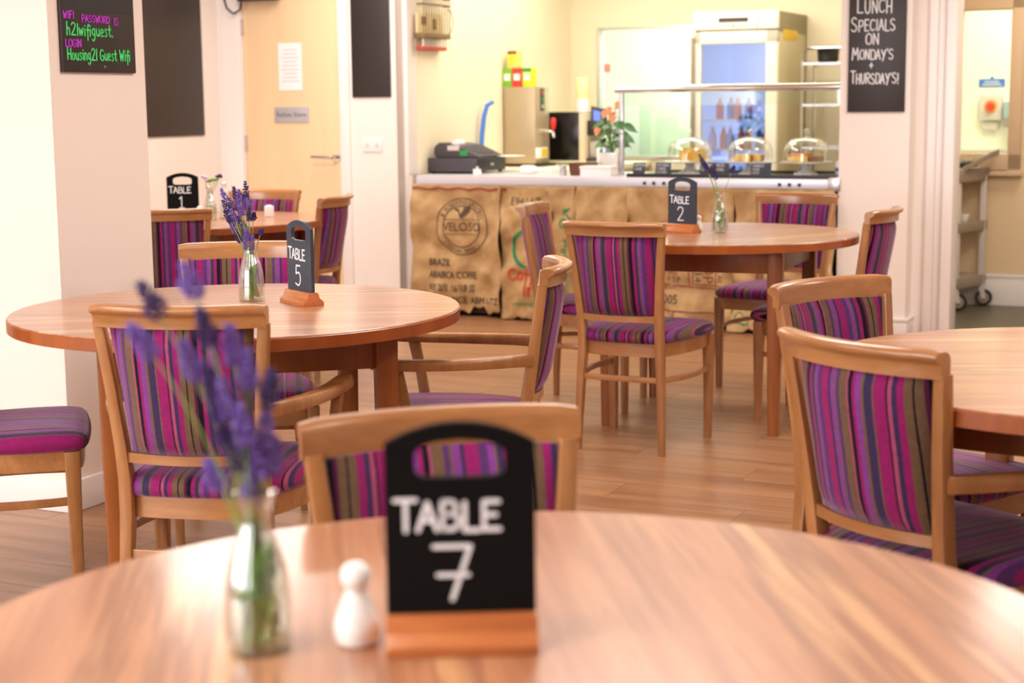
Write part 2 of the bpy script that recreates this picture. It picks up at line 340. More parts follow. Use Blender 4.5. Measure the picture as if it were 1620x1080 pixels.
def chaikin(p, it=2):
    for _ in range(it):
        q = [p[0]]
        for a, b in zip(p, p[1:]):
            q += [(a[0] * .75 + b[0] * .25, a[1] * .75 + b[1] * .25), (a[0] * .25 + b[0] * .75, a[1] * .25 + b[1] * .75)]
        p = q + [p[-1]]
    return p
def hand(text, h, x0, z0, slant=0.0, gap=0.12, small=None, wob=0.03):
    """polylines of hand lettering; small: height factor for all but the first letter of each word"""
    out = []; x = x0; first = True
    chars = []
    i = 0
    while i < len(text):
        if text[i] == '|': chars.append('l1'); i += 1; continue
        chars.append(text[i]); i += 1
    for ch in chars:
        if ch == ' ': x += .4 * h; first = True; continue
        k = h if (first or not small) else h * small
        first = False
        dz = random.uniform(-wob, wob) * h
        for st in GL[ch].split('|'):
            cur = st.startswith('~'); pts = [tuple(float(q) for q in p.split(',')) for p in st.lstrip('~').split()]
            if cur: pts = chaikin(pts)
            out.append([(x + px * k + slant * pz * k, z0 + pz * k + dz) for px, pz in pts])
        x += (WID.get(ch, .7) + gap) * k
    return out, x
def ribbons(polys, width, y, depth, fn=None):
    mb = MB(); r = width / 2
    def P(x, z, yy):
        return fn(x, z, yy) if fn else (x, yy, z)
    for pl in polys:
        for a, b in zip(pl, pl[1:]):
            dx, dz = b[0] - a[0], b[1] - a[1]; l = math.hypot(dx, dz)
            if l < 1e-6: continue
            nx, nz = -dz / l * r, dx / l * r
            q = [(a[0] + nx, a[1] + nz), (b[0] + nx, b[1] + nz), (b[0] - nx, b[1] - nz), (a[0] - nx, a[1] - nz)]
            mb.add([P(px, pz, y) for px, pz in q] + [P(px, pz, y - depth) for px, pz in q], [(0, 1, 2, 3), (7, 6, 5, 4), (0, 4, 5, 1), (1, 5, 6, 2), (2, 6, 7, 3), (3, 7, 4, 0)])
        for c in pl:
            k = 6; ring = [(c[0] + r * math.cos(2 * PI * j / k), c[1] + r * math.sin(2 * PI * j / k)) for j in range(k)]
            mb.add([P(px, pz, y - depth * 1.02) for px, pz in ring], [tuple(range(k))])
    return mb
def type_mesh(text, size, fn, rot=0.0, x0=0.0, z0=0.0, squash=1.0, align='LEFT'):
    """printed text as flat filled geometry mapped through fn(x, z)"""
    cu = bpy.data.curves.new('type', 'FONT'); cu.body = text; cu.size = size; cu.align_x = align; cu.resolution_u = 2
    o = bpy.data.objects.new('type', cu); COL.objects.link(o); dg = bpy.context.evaluated_depsgraph_get()
    me = bpy.data.meshes.new_from_object(o.evaluated_get(dg)); bpy.data.objects.remove(o); bpy.data.curves.remove(cu)
    mb = MB(); c, s = math.cos(rot), math.sin(rot)
    vs = []
    for v in me.vertices:
        x, z = v.co.x * squash, v.co.y
        vs.append(fn(x0 + x * c - z * s, z0 + x * s + z * c))
    mb.add(vs, [tuple(p.vertices) for p in me.polygons]); bpy.data.meshes.remove(me)
    return mb

# ================================================================== SETTING
WV = 8.59
# floor with planks laid along the room's long axis
fl = struct('floor', MB().box(-6.3, 4.2, -3.2, 8.75, -0.1, -0.004), plank_gap)
pw, plen = 0.19, 1.28
protos = {}
row = 0; v = -0.2; cnt = 0
def inview(u, v):
    p = R(u, v); D = p.y * math.cos(PITCH) + EYE * math.sin(PITCH)
    return D > 1.3 and abs(p.x) < 0.36 * D + 0.75
while v < 8.7:
    off = (row * 0.47) % plen; u = -6.3 - off
    while u < 4.1:
        a, b = max(u, -6.3), min(u + plen, 4.2); vb = min(v + pw, 8.745)
        if b - a > 0.05 and (inview(a, v) or inview(b, v) or inview((a + b) / 2, v)):
            L_, W_ = round(b - a, 3), round(vb - v, 3)
            if (L_, W_) not in protos:
                mb = MB().box(0, L_ - 0.0015, 0, W_ - 0.0015, -0.0045, 0)
                o = mb.build('plank', plank_m, fl, smooth=False); protos[(L_, W_)] = o
            else:
                o = protos[(L_, W_)].copy(); COL.objects.link(o); o.parent = fl
            o.location = (a, v, 0); cnt += 1
        u += plen
    v += pw; row += 1
print('planks', cnt)
struct('floor', MB().box(-6.3, 4.2, 8.75, 14.0, -0.1, -0.001), dark_floor)
struct('ceiling', MB().box(-6.3, 4.2, -3.2, 14.0, CEIL, CEIL + 0.1), ceil_m)
struct('wall_left', MB().box(-6.2, -6.03, -3.2, 8.59, 0, CEIL), wall_m)
struct('wall_rear', MB().box(-6.2, 4.2, -3.3, -3.2, 0, CEIL), wall_m)
struct('wall_right', MB().box(4.1, 4.2, -3.2, 14, 0, CEIL), wall_m)
# back wall in pieces: door wall, servery column, header, right column
wb = MB(); wb.box(-6.2, -5.86, WV, WV + 0.16, 0, CEIL); wb.box(-5.86, -5.14, WV, WV + 0.16, 2.0, CEIL); wb.box(-5.14, -4.756, WV, WV + 0.16, 0, CEIL); wb.box(-4.756, -4.7, WV + 0.09, WV + 0.25, 0, CEIL)
wb.box(-4.756, -2.068, WV, WV + 0.25, 2.2, CEIL)
struct('wall_back', wb, wall_m)
struct('trim_1', MB().box(-4.7, -4.672, WV - 0.01, WV + 0.12, 0.84, 2.2), white_trim, bevel=0.003)
rc = MB(); rc.box(-2.068, -1.697, WV, WV + 0.22, 0, CEIL)
struct('wall_back', rc, wall_m)
# reveal, architrave and jamb of the opening to the kitchen passage
struct('wall_back', MB().box(-1.70, -1.62, WV + 0.15, WV + 0.30, 0, CEIL), wall_m)
tr = MB(); tr.box(-1.63, -1.585, WV + 0.12, WV + 0.3, 0, 2.1); tr.box(-1.585, -1.54, WV + 0.14, WV + 0.3, 0, 2.1); tr.box(-1.54, -1.485, WV + 0.11, WV + 0.3, 0, 2.1)
struct('trim_2', tr, white_trim, bevel=0.006)
struct('wall_back', MB().box(-1.62, 4.2, WV + 0.15, WV + 0.30, 2.1, CEIL), wall_m)
struct('wall_back', MB().box(-0.4, 4.2, WV + 0.15, WV + 0.30, 0, 2.1), wall_m)
struct('wall_divider', MB().box(-1.78, -1.70, WV + 0.22, 10.2, 0, CEIL).box(-2.23, -2.15, 10.32, 11.1, 0, CEIL), serv_m)
# baseboards
bb = MB(); bb.box(-5.06, -4.74, WV - 0.014, WV, 0, 0.1); struct('baseboard_back', bb, white_trim, bevel=0.004)
bb = MB(); bb.box(-2.08, -1.684, WV - 0.014, WV, 0, 0.092); bb.box(-2.08, -1.678, WV - 0.02, WV, 0.092, 0.106); bb.box(-1.698, -1.684, WV, WV + 0.15, 0, 0.092); bb.box(-1.698, -1.678, WV, WV + 0.15, 0.092, 0.106)
struct('baseboard_right', bb, white_trim, bevel=0.003)
bb = MB(); bb.box(-6.03, -6.016, 4.0, WV, 0, 0.1); struct('baseboard_left', bb, white_trim, bevel=0.004)
# free-standing column on the left
struct('wall_column', MB().box(-3.95, -3.35, 3.895, 4.355, 0, CEIL), wall_side_m)
bb = MB(); bb.box(-3.96, -3.338, 3.883, 4.367, 0, 0.1); struct('baseboard_column', bb, white_trim, bevel=0.004)
# servery room
struct('wall_servery', MB().box(-4.76, -4.67, WV + 0.1, 11.2, 0, CEIL), serv_m)
sb = MB(); sb.box(-4.76, -4.46, 11.1, 11.25, 0, CEIL); sb.box(-4.46, -3.55, 11.1, 11.25, 0, 0.86); sb.box(-4.46, -3.55, 11.1, 11.25, 1.8, CEIL); sb.box(-3.55, -2.15, 11.1, 11.25, 0, CEIL)
struct('wall_servery_back', sb, serv_m)
wn = MB(); 
for (a, b, c, d) in ((-4.46, -4.445, 0.86, 1.8), (-3.565, -3.55, 0.86, 1.8)): wn.box(a, b, 11.085, 11.2, c, d)
wn.box(-4.46, -3.55, 11.085, 11.2, 0.86, 0.875); wn.box(-4.46, -3.55, 11.085, 11.2, 1.785, 1.8)
win = struct('window_1', wn, steel, bevel=0.002)
MB().box(-4.445, -3.565, 11.14, 11.146, 0.875, 1.785).build('pane', glass_g, win, smooth=False)
tag(MB().box(-0.024, 0.024, -0.004, 0, -0.03, 0.03).build('sticker', plain('faded_red', (236, 150, 140), 0.6), loc=R(-4.40, 11.083, 1.51) + R(0.0, 0.05, 0), rotz=RA), 'small round faded red sticker in the corner of the servery hatch glass', 'sticker')
# kitchen behind the hatches
struct('wall_kitchen', MB().box(-6.2, 4.1, 13.4, 13.5, 0, CEIL), kit_m)
struct('wall_kitchen_right', MB().box(-2.6, -0.2, 12.02, 12.1, 0, CEIL), kit_m)
cb = MB(); cb.box(-4.7, -2.75, 12.6, 13.3, 0.55, 1.25); k = cb.build('cooker_hood', plain('pale_green_panel', (206, 224, 196), 0.35), bevel=0.01, rotz=RA)
tag(k, 'pale green kitchen appliance front seen through the servery hatch glass', 'appliance')
# far wall of the passage with glazed hatch
pw_ = MB(); pw_.box(-2.23, -1.73, 10.2, 10.32, 0, CEIL); pw_.box(-1.73, -1.40, 10.2, 10.32, 0, 0.88); pw_.box(-1.73, -1.40, 10.2, 10.32, 1.84, CEIL); pw_.box(-1.40, 3.0, 10.2, 10.32, 0, CEIL)
struct('wall_passage', pw_, plain('passage_paint', (224, 198, 160), 0.6, var=0.02))
wf = MB(); wf.box(-1.76, -1.72, 10.17, 10.3, 0.83, 1.87); wf.box(-1.42, -1.345, 10.165, 10.3, 0.80, 1.9); wf.box(-1.76, -1.345, 10.165, 10.3, 0.83, 0.93); wf.box(-1.76, -1.345, 10.165, 10.3, 1.79, 1.87); wf.box(-1.76, -1.33, 10.15, 10.3, 0.795, 0.825)
win2 = struct('window_2', wf, tan_trim, bevel=0.006)
MB().box(-1.72, -1.42, 10.235, 10.241, 0.93, 1.79).build('pane', glass_g, win2, smooth=False)
struct('baseboard_passage', MB().box(-1.70, 3.0, 10.186, 10.2, 0, 0.195).box(-1.70, 3.0, 10.18, 10.2, 0.175, 0.195), white_trim, bevel=0.003)

# refuse store door
dr = struct('door_1', MB().box(-5.852, -5.148, WV + 0.02, WV + 0.065, 0.005, 1.98), door_m, bevel=0.002)
fr = MB(); fr.box(-5.99, -5.855, WV - 0.02, WV + 0.05, 0, 2.06); fr.box(-5.145, -5.075, WV - 0.02, WV + 0.05, 0, 2.06); fr.box(-5.99, -5.075, WV - 0.02, WV + 0.05, 1.99, 2.07)
struct('trim_3', fr, white_trim, bevel=0.006)
hd = MB(); hd.tube([(-5.19, WV + 0.02, 0.945), (-5.19, WV - 0.035, 0.945), (-5.2, WV - 0.045, 0.945), (-5.33, WV - 0.045, 0.945)], 0.009, 10); hd.lathe([(0.024, 0), (0.024, 0.008)], 20, (0, 0, 0))
hb = MB(); hb.tube([(-5.19, WV + 0.02, 0.945), (-5.19, WV - 0.04, 0.945), (-5.20, WV - 0.05, 0.945), (-5.335, WV - 0.05, 0.947)], 0.010, 10); hb.tube([(-5.19, WV + 0.012, 0.945), (-5.19, WV + 0.02, 0.945)], 0.027, 20)
hb.build('door_handle', chrome, dr)
for hz in (1.03, 1.75, 0.2):
    MB().box(-5.862, -5.846, WV - 0.004, WV + 0.03, hz - 0.05, hz + 0.05).build('hinge', steel, dr, bevel=0.002)
pn = thing('notice', 'white paper notice with pale lines of print taped to the door', 'notice', R(-5.51, WV + 0.018, 1.5))
MB().box(-0.085, 0.085, -0.002, 0, -0.145, 0.145).build('sheet', paper_m, pn, smooth=False)
ln = MB()
for i in range(9): w_ = 0.05 + 0.012 * ((i * 7) % 3) * 0.5; ln.box(-w_, w_, -0.0035, -0.002, 0.10 - i * 0.024, 0.106 - i * 0.024)
ln.build('printed_line', ink_p, pn, smooth=False)
sg = thing('door_sign', 'small grey plate reading Refuse Store on the door', 'sign', R(-5.51, WV + 0.018, 1.205))
MB().box(-0.125, 0.125, -0.005, 0, -0.048, 0.048).build('plate', sign_grey, sg, bevel=0.001)
type_mesh('Refuse Store', 0.042, lambda x, z: (x, -0.006, z), x0=0, z0=-0.012, align='CENTER').build('lettering', ink_g, sg, smooth=False)
dc = thing('door_closer', 'dark door closer arm and looped cable at the door top', 'door closer', R(-5.75, WV - 0.02, 1.915))
MB().box(-0.08, 0.2, -0.05, 0.0, -0.012, 0.05).build('body', dgrey_p, dc, bevel=0.006)
MB().tube([(-0.2, 0, 0.12), (-0.2, -0.01, 0.0), (-0.17, -0.03, -0.05), (-0.12, -0.035, -0.085), (-0.07, -0.03, -0.06), (-0.06, -0.02, 0.02)], 0.006, 8).build('cable', black_p, dc)
so = thing('wall_socket', 'white double wall socket plate below the narrow blackboard', 'socket', R(-4.925, WV, 1.02))
MB().box(-0.066, 0.066, -0.009, 0, -0.04, 0.04).build('plate', white_p, so, bevel=0.002)
sl = MB()
for sx in (-0.035, 0.035):
    sl.box(sx - 0.012, sx + 0.012, -0.0125, -0.009, -0.012, 0.014)
sl.build('switch', plain('switch_pale', (226, 214, 214), 0.4), so, bevel=0.001)

# wall chalkboards (flat boards on walls)
BV = 8.40
def wallboard(name, label, loc, rotz, w_, h_, mat=board_m):
    t = thing(name, label, 'chalkboard', loc, rotz)
    MB().box(-w_ / 2, w_ / 2, -0.012, 0, 0, h_).build('panel', mat, t, bevel=0.0015)
    return t
# narrow board on servery column
wallboard('chalkboard', 'narrow blank blackboard on the white column right of the wooden door', R(-4.922, WV, 1.307), RA, 0.265, 0.8)
# board on left wall (faces +u): local x runs along v
RL = RA + PI / 2
wallboard('chalkboard', 'large blank blackboard on the pale wall left of the wooden door', R(-6.03, BV - 0.5, 1.085), RL, 1.0, 1.1)
MB().ellipsoid((0, 0, 0), (0.006, 0.004, 0.006)).build('screw', black_g, bpy.data.objects['chalkboard.001'], loc=(0.12, -0.013, 0.22))
# wifi board on column
wf_ = wallboard('chalkboard', 'blackboard with pink and green wifi lettering on the pink column face', R(-3.35, 4.118, 1.369), RL, 0.352, 0.6)
MB().box(-0.172, 0.172, -0.013, -0.011, 0.185, 0.6).build('glossy_area', plain('board_gloss', (18, 12, 12), 0.25), wf_, smooth=False)
p1, _ = hand('WIFI', 0.021, -0.166, 0.163, wob=.05); p1b, _ = hand('PASSWORD', 0.020, -0.082, 0.155, wob=.05); p2, _ = hand('IS', 0.021, 0.072, 0.150); p3, _ = hand('LOGIN', 0.022, -0.162, 0.077, gap=.1)
vp = [[(x, z) for x, z in pl] for pl in p1 + p1b + p2 + p3]
ribbons(vp, 0.0042, -0.0135, 0.0006).build('lettering', chalk_v, wf_, smooth=False)
def squeeze(pl, x0, k): return [[(x0 + (x - x0) * k, z) for x, z in p] for p in pl]
q1, x1 = hand('h2|wifiguest.', 0.036, -0.155, 0.112, slant=0.02, gap=.1); q1 = squeeze(q1, -0.155, 0.225 / (x1 + 0.155))
q2, x2 = hand('Housing2| Guest Wifi', 0.034, -0.156, 0.038, gap=.1); q2 = squeeze(q2, -0.156, 0.305 / (x2 + 0.156))
ribbons(q1 + q2, 0.0045, -0.0135, 0.0006).build('lettering', chalk_g, wf_, smooth=False)
MB().ellipsoid((0.02, -0.013, 0.018), (0.004, 0.002, 0.004)).build('screw', stem_m, wf_)
# lunch board on right column
lb = wallboard('chalkboard', 'blackboard with white chalk lunch specials message on the right column', R(-1.875, WV, 1.197), RA, 0.30, 0.75, board_m)
pl = []
for txt, z, h, wd, cx in (('LUNCH', 0.512, 0.082, 0.19, -0.012), ('SPECIALS', 0.420, 0.070, 0.235, -0.018), ('ON', 0.350, 0.056, 0.075, -0.02), ("MONDAY'S", 0.272, 0.062, 0.22, -0.018), ('+', 0.218, 0.05, 0.026, -0.022), ("THURSDAY'S!", 0.148, 0.064, 0.255, -0.005)):
    q, x1 = hand(txt, h, 0, 0, small=0.82 if len(txt) > 4 and txt[0] in 'MTSL' else None, wob=.04); q = squeeze(q, 0, wd / x1)
    pl += [[(cx - wd / 2 + x, z + zz) for x, zz in p] for p in q]
ribbons(pl, 0.0062, -0.0135, 0.0006).build('lettering', chalk_m, lb, smooth=False)

# ================================================================== FURNITURE
YT = [(0, 0.0), (0.12, 0.002), (0.27, 0.010), (0.38, 0.015), (0.46, 0.010), (0.55, -0.004), (0.70, -0.025), (0.86, -0.047)]
XT = [(0, 0.166), (0.27, 0.157), (0.40, 0.150), (0.50, 0.152), (0.65, 0.163), (0.80, 0.178), (0.86, 0.183)]
def make_chair(name, label, arm):
    t = thing(name, label, 'chair', (0, 0, 0), 0)
    ex = 0.022 if arm else 0.0            # armchairs are a little wider at the seat
    hwf = 0.200 + ex
    for s in (-1, 1):                     # back leg and back post in one sweep
        rings = []
        for z, wx, wy in ((0, .022, .024), (0.1, .024, .027), (0.25, .028, .032), (0.36, .031, .036), (0.44, .031, .036), (0.52, .029, .034), (0.65, .027, .030), (0.75, .026, .028), (0.80, .025, .026)):
            rings.append(rrect(s * (interp(XT, z) + ex * 0.3), interp(YT, z), z, wx, wy, 0.35))
        MB().loft(rings).build('leg', beech, t)
    for s in (-1, 1):                     # front legs
        rings = []
        for z, w_, dx, dy in ((0, .026, -.002, .0), (0.2, .032, 0, 0), (0.36, .039, 0.0, 0), (0.402, .039, 0.0, 0)):
            rings.append(rrect(s * (hwf - 0.004 + dx), 0.380 + dy, z, w_, w_, 0.3))
        MB().loft(rings).build('leg', beech, t)
    # top rail with rolled crest
    prof = [(.012, 0), (.012, .034), (.010, .043), (.004, .049), (-.006, .051), (-.020, .050), (-.027, .045), (-.028, .038), (-.023, .032), (-.013, .028), (-.010, .022), (-.010, 0)]
    hw = 0.194; rings = []
    for i in range(17):
        x = -hw + 2 * hw * i / 16; bow = -0.047 * (1 - (x / hw) ** 2)
        e = 1.0 if 0 < i < 16 else 0.93
        rings.append([(x, -0.043 + bow + py * e, 0.793 + pz * (e if pz > 0.01 else 1)) for py, pz in prof])
    MB().loft(rings).build('top_rail', beech_h, t, ang=50)
    # upholstered back
    NX, NZ = 18, 12; rings = []
    for k in range(NZ + 1):
        tt = k / NZ; z = 0.506 + 0.287 * tt; hwz = interp(XT, z) - 0.0155
        th = 0.014 * (1 - abs(2 * tt - 1) ** 6) + 0.003
        fr_, bk = [], []
        for i in range(NX + 1):
            q = -1 + 2 * i / NX; x = q * hwz; ed = (1 - abs(q) ** 7)
            bow = -(0.032 + 0.013 * tt) * (1 - q * q)
            yc = interp(YT, z) + bow
            fr_.append((x, yc + 0.002 + th * ed, z)); bk.append((x, yc - 0.002 - th * 1.15 * ed, z))
        rings.append(fr_ + bk[::-1])
    MB().loft(rings).build('backrest', velvet, t, ang=60)
    rings = []
    for i in range(13):
        x = -0.146 + 0.292 * i / 12; y = 0.004 - 0.030 * (1 - (x / .146) ** 2)
        rings.append([(x, y - .011, .483), (x, y + .010, .483), (x, y + .010, .505), (x, y - .011, .505)])
    MB().loft(rings).build('lower_rail', beech_h, t, ang=50)
    # seat plan outline (closed), starting at the back left, going round
    def outline(grow=0.0):
        pts = []
        bl = (-0.142 - ex * .3, 0.012); fl_ = (-hwf - 0.006, 0.385)
        def bez(a, b, c, d, n):
            for i in range(n):
                q = i / n; w0, w1, w2, w3 = (1 - q) ** 3, 3 * q * (1 - q) ** 2, 3 * q * q * (1 - q), q ** 3
                pts.append((a[0] * w0 + b[0] * w1 + c[0] * w2 + d[0] * w3, a[1] * w0 + b[1] * w1 + c[1] * w2 + d[1] * w3))
        sb_ = 0.035 + ex
        L1 = [bl, (-0.165 - sb_ * .9, 0.10), (-hwf - 0.020 - ex * .5, 0.28), (-hwf - 0.006, 0.375)]
        bez(*L1, 10)
        bez((-hwf - .006, .375), (-hwf - .004, .405), (-hwf + .012, .412), (-hwf + .03, .414), 4)
        bez((-hwf + .03, .414), (-.08, .424), (.08, .424), (hwf - .03, .414), 10)
        bez((hwf - .03, .414), (hwf - .012, .412), (hwf + .004, .405), (hwf + .006, .375), 4)
        bez(*[(-x, y) for x, y in L1[::-1]], 10)
        bez((-bl[0], bl[1]), (.08, -0.008), (-.08, -0.008), bl, 6)
        out = []
        for x, y in pts: out.append((x * (1 + grow), 0.2 + (y - 0.2) * (1 + grow)))
        return out
    ap = []                                # apron follows the cushion outline
    o1 = outline(-0.045); o2 = outline(-0.14)
    MB().loft([[(x, y, .353) for x, y in o2], [(x, y, .353) for x, y in o1], [(x, y, .403) for x, y in o1], [(x, y, .403) for x, y in o2]], cap=False, closed=True).build('apron', beech_h, t, ang=40)
    rings = []
    for g, z in ((-0.5, .400), (-.03, .4015), (.0, .405), (.03, .414), (.038, .424), (.025, .435), (-.02, .4445), (-.12, .451), (-.35, .4565), (-.7, .459), (-.95, .4595)):
        rings.append([(x, y, z) for x, y in outline(g)])
    MB().loft(rings).build('seat', velvet, t, ang=70)
    # bowed stretchers
    for s in (-1, 1):
        rings = []
        for i in range(9):
            q = i / 8; x = s * (0.158 + (hwf - 0.006 - 0.158) * q + (0.028 + ex) * math.sin(PI * q)); y = 0.014 + 0.362 * q
            rings.append([(x - .008, y, .262), (x + .008, y, .262), (x + .008, y, .282), (x - .008, y, .282)])
        MB().loft(rings).build('stretcher', beech_h, t, bevel=0.002)
    rings = []
    for i in range(7):
        x = -0.156 + 0.312 * i / 6; y = 0.010 - 0.008 * (1 - (x / .156) ** 2)
        rings.append([(x, y - .008, .262), (x, y + .008, .262), (x, y + .008, .282), (x, y - .008, .282)])
    MB().loft(rings).build('stretcher', beech_h, t, bevel=0.002)
    if arm:
        for s in (-1, 1):
            path = [(.172, -.012, .603, .020, .032), (.200, .05, .603, .024, .031), (.226, .13, .602, .032, .029), (.243, .21, .602, .040, .027), (.252, .29, .603, .046, .026), (.254, .365, .605, .048, .025), (.250, .398, .606, .034, .022)]
            rings = []
            for i, (x, y, z, w_, h_) in enumerate(path):
                a = path[max(i - 1, 0)]; b = path[min(i + 1, len(path) - 1)]; dx, dy = b[0] - a[0], b[1] - a[1]; l = math.hypot(dx, dy); nx, ny = dy / l, -dx / l
                prof_ = [(-.5, -.5), (.5, -.5), (.56, .1), (.42, .5), (-.42, .5), (-.56, .1)]
                rings.append([(s * (x + nx * px * w_), y + ny * px * w_, z + pz * h_) for px, pz in prof_])
            MB().loft(rings).build('arm', beech, t, bevel=0.003, ang=50)
            rings = []
            for z, x, y, w_ in ((.352, .230, .300, .028), (.42, .234, .302, .028), (.50, .240, .315, .027), (.594, .249, .335, .030)):
                rings.append(rrect(s * x, y, z, w_ * .85, w_ * 1.1, .3))
            MB().loft(rings).build('arm_support', beech, t)
    return t
G2 = 'striped chairs around the table marked 2'; 
side0 = make_chair('dining_chair', '', False); arm0 = make_chair('armchair', '', True)
def place(rail_mid, heading, label, arm=False, _n={'s': 0, 'a': 0}):
    """rail_mid: plan point under the middle of the chord of the top rail; heading clockwise from +y"""
    h = math.radians(heading); f = Vector((math.sin(h), math.cos(h), 0))
    loc = Vector((rail_mid[0], rail_mid[1], 0)) + f * 0.043
    k = 'a' if arm else 's'; root = arm0 if arm else side0
    if _n[k] == 0:
        root.location = loc; root.rotation_euler = (0, 0, -h); root['label'] = label; o = root
    else: o = dup(root, loc, -h, label)
    o['group'] = 'beech armchairs in striped purple velvet' if arm else 'beech dining chairs in striped purple velvet'
    _n[k] += 1; return o
place((0.368, 5.711), 28, 'striped side chair seen from behind, in front of the table marked 2')
place((0.105, 6.78), 106, 'striped side chair tucked in at the left side of the table marked 2')
place((1.303, 7.365), 210, 'striped side chair behind the table marked 2, nearest the counter')
place((1.44, 6.27), -62, 'striped side chair at the right of the table marked 2, by the white column')
place((-0.83, 4.968), 172, 'striped side chair on the far side of the table marked 5')
place((-1.44, 6.712), -12, 'striped side chair with its back to us at the table marked 1')
place((-1.245, 8.17), 196, 'striped side chair behind the table marked 1, before the wooden door')
place((-0.83, 7.585), -76, 'striped side chair edge-on at the right of the table marked 1')
place((-0.096, 2.15), 164, 'blurred striped chair directly behind the table marked 7 sign')
place((-1.575, 4.075), 75, 'striped side chair at the left edge, only its seat and front legs seen')
place((0.754, 3.749), 143, 'striped chair facing us beyond the nearest right-hand chair')
place((-0.713, 3.435), 8, 'striped armchair with its back to us in front of the table marked 5', True)
place((0.09, 4.287), -88, 'striped armchair in profile at the right of the table marked 5', True)
place((0.622, 2.83), 57, 'large striped armchair with its back to us at the right-hand table', True)

def make_table(label, loc, legdeg, grain):
    t = thing('round_table', label, 'table', (loc[0], loc[1], 0), math.radians(grain), 'round cherry laminate dining tables')
    Rr = 0.579; n = 96
    top = MB().lathe([(Rr - 0.004, 0.7365), (Rr - 0.0012, 0.7385), (Rr - 0.0030, 0.74)], n)
    MB().lathe([(Rr - 0.02, 0.7362), (Rr - 0.0025, 0.7368), (Rr - 0.0025, 0.7388), (Rr - 0.004, 0.74)], n).build('tabletop', table_top, t)
    MB().lathe([(Rr - 0.004, 0.706), (Rr, 0.7075), (Rr, 0.7352), (Rr - 0.002, 0.7366)], n).build('edge_band', table_edge, t)
    cs = []
    for k in range(4):
        a = math.radians(legdeg + 90 * k - grain); c = (0.468 * math.cos(a), 0.468 * math.sin(a)); cs.append((c, a))
    for (c, a) in cs:
        mb = MB(); rot = a + PI / 4
        for_r = []
        for z, w_ in ((0, .040), (0.35, .050), (0.706, .056)):
            ring = rrect(0, 0, z, w_, w_, 0.2)
            for_r.append([(c[0] + x * math.cos(rot) - y * math.sin(rot), c[1] + x * math.sin(rot) + y * math.cos(rot), zz) for x, y, zz in ring])
        mb.loft(for_r).build('leg', table_leg, t)
    for k in range(4):
        (p, _), (q, _) = cs[k], cs[(k + 1) % 4]
        d = Vector((q[0] - p[0], q[1] - p[1], 0)).normalized(); nrm = Vector((d.y, -d.x, 0)) * 0.010
        P = Vector((p[0], p[1], 0)) + d * 0.026; Q = Vector((q[0], q[1], 0)) - d * 0.026
        vs = []
        for z in (0.618, 0.706):
            for pt in (P - nrm, Q - nrm, Q + nrm, P + nrm): vs.append((pt.x, pt.y, z))
        MB().add(vs, [(0, 3, 2, 1), (4, 5, 6, 7), (0, 1, 5, 4), (1, 2, 6, 5), (2, 3, 7, 6), (3, 0, 4, 7)]).build('apron', table_leg, t, bevel=0.0015)
    return t
make_table('round cherry-wood table in the foreground carrying the table 7 sign', (-0.003, 1.446), 30, 97)
make_table('round cherry-wood table at left centre carrying the table 5 sign', (-0.714, 4.172), 59, 3)
make_table('round cherry-wood table near the counter carrying the table 2 sign', (0.803, 6.441), 23.6, 35)
make_table('bare round cherry-wood table cut by the right edge of the photo', (1.176, 3.088), 10, -4)
make_table('small-looking distant round table by the door carrying the table 1 sign', (-1.44, 7.54), 20, 5)

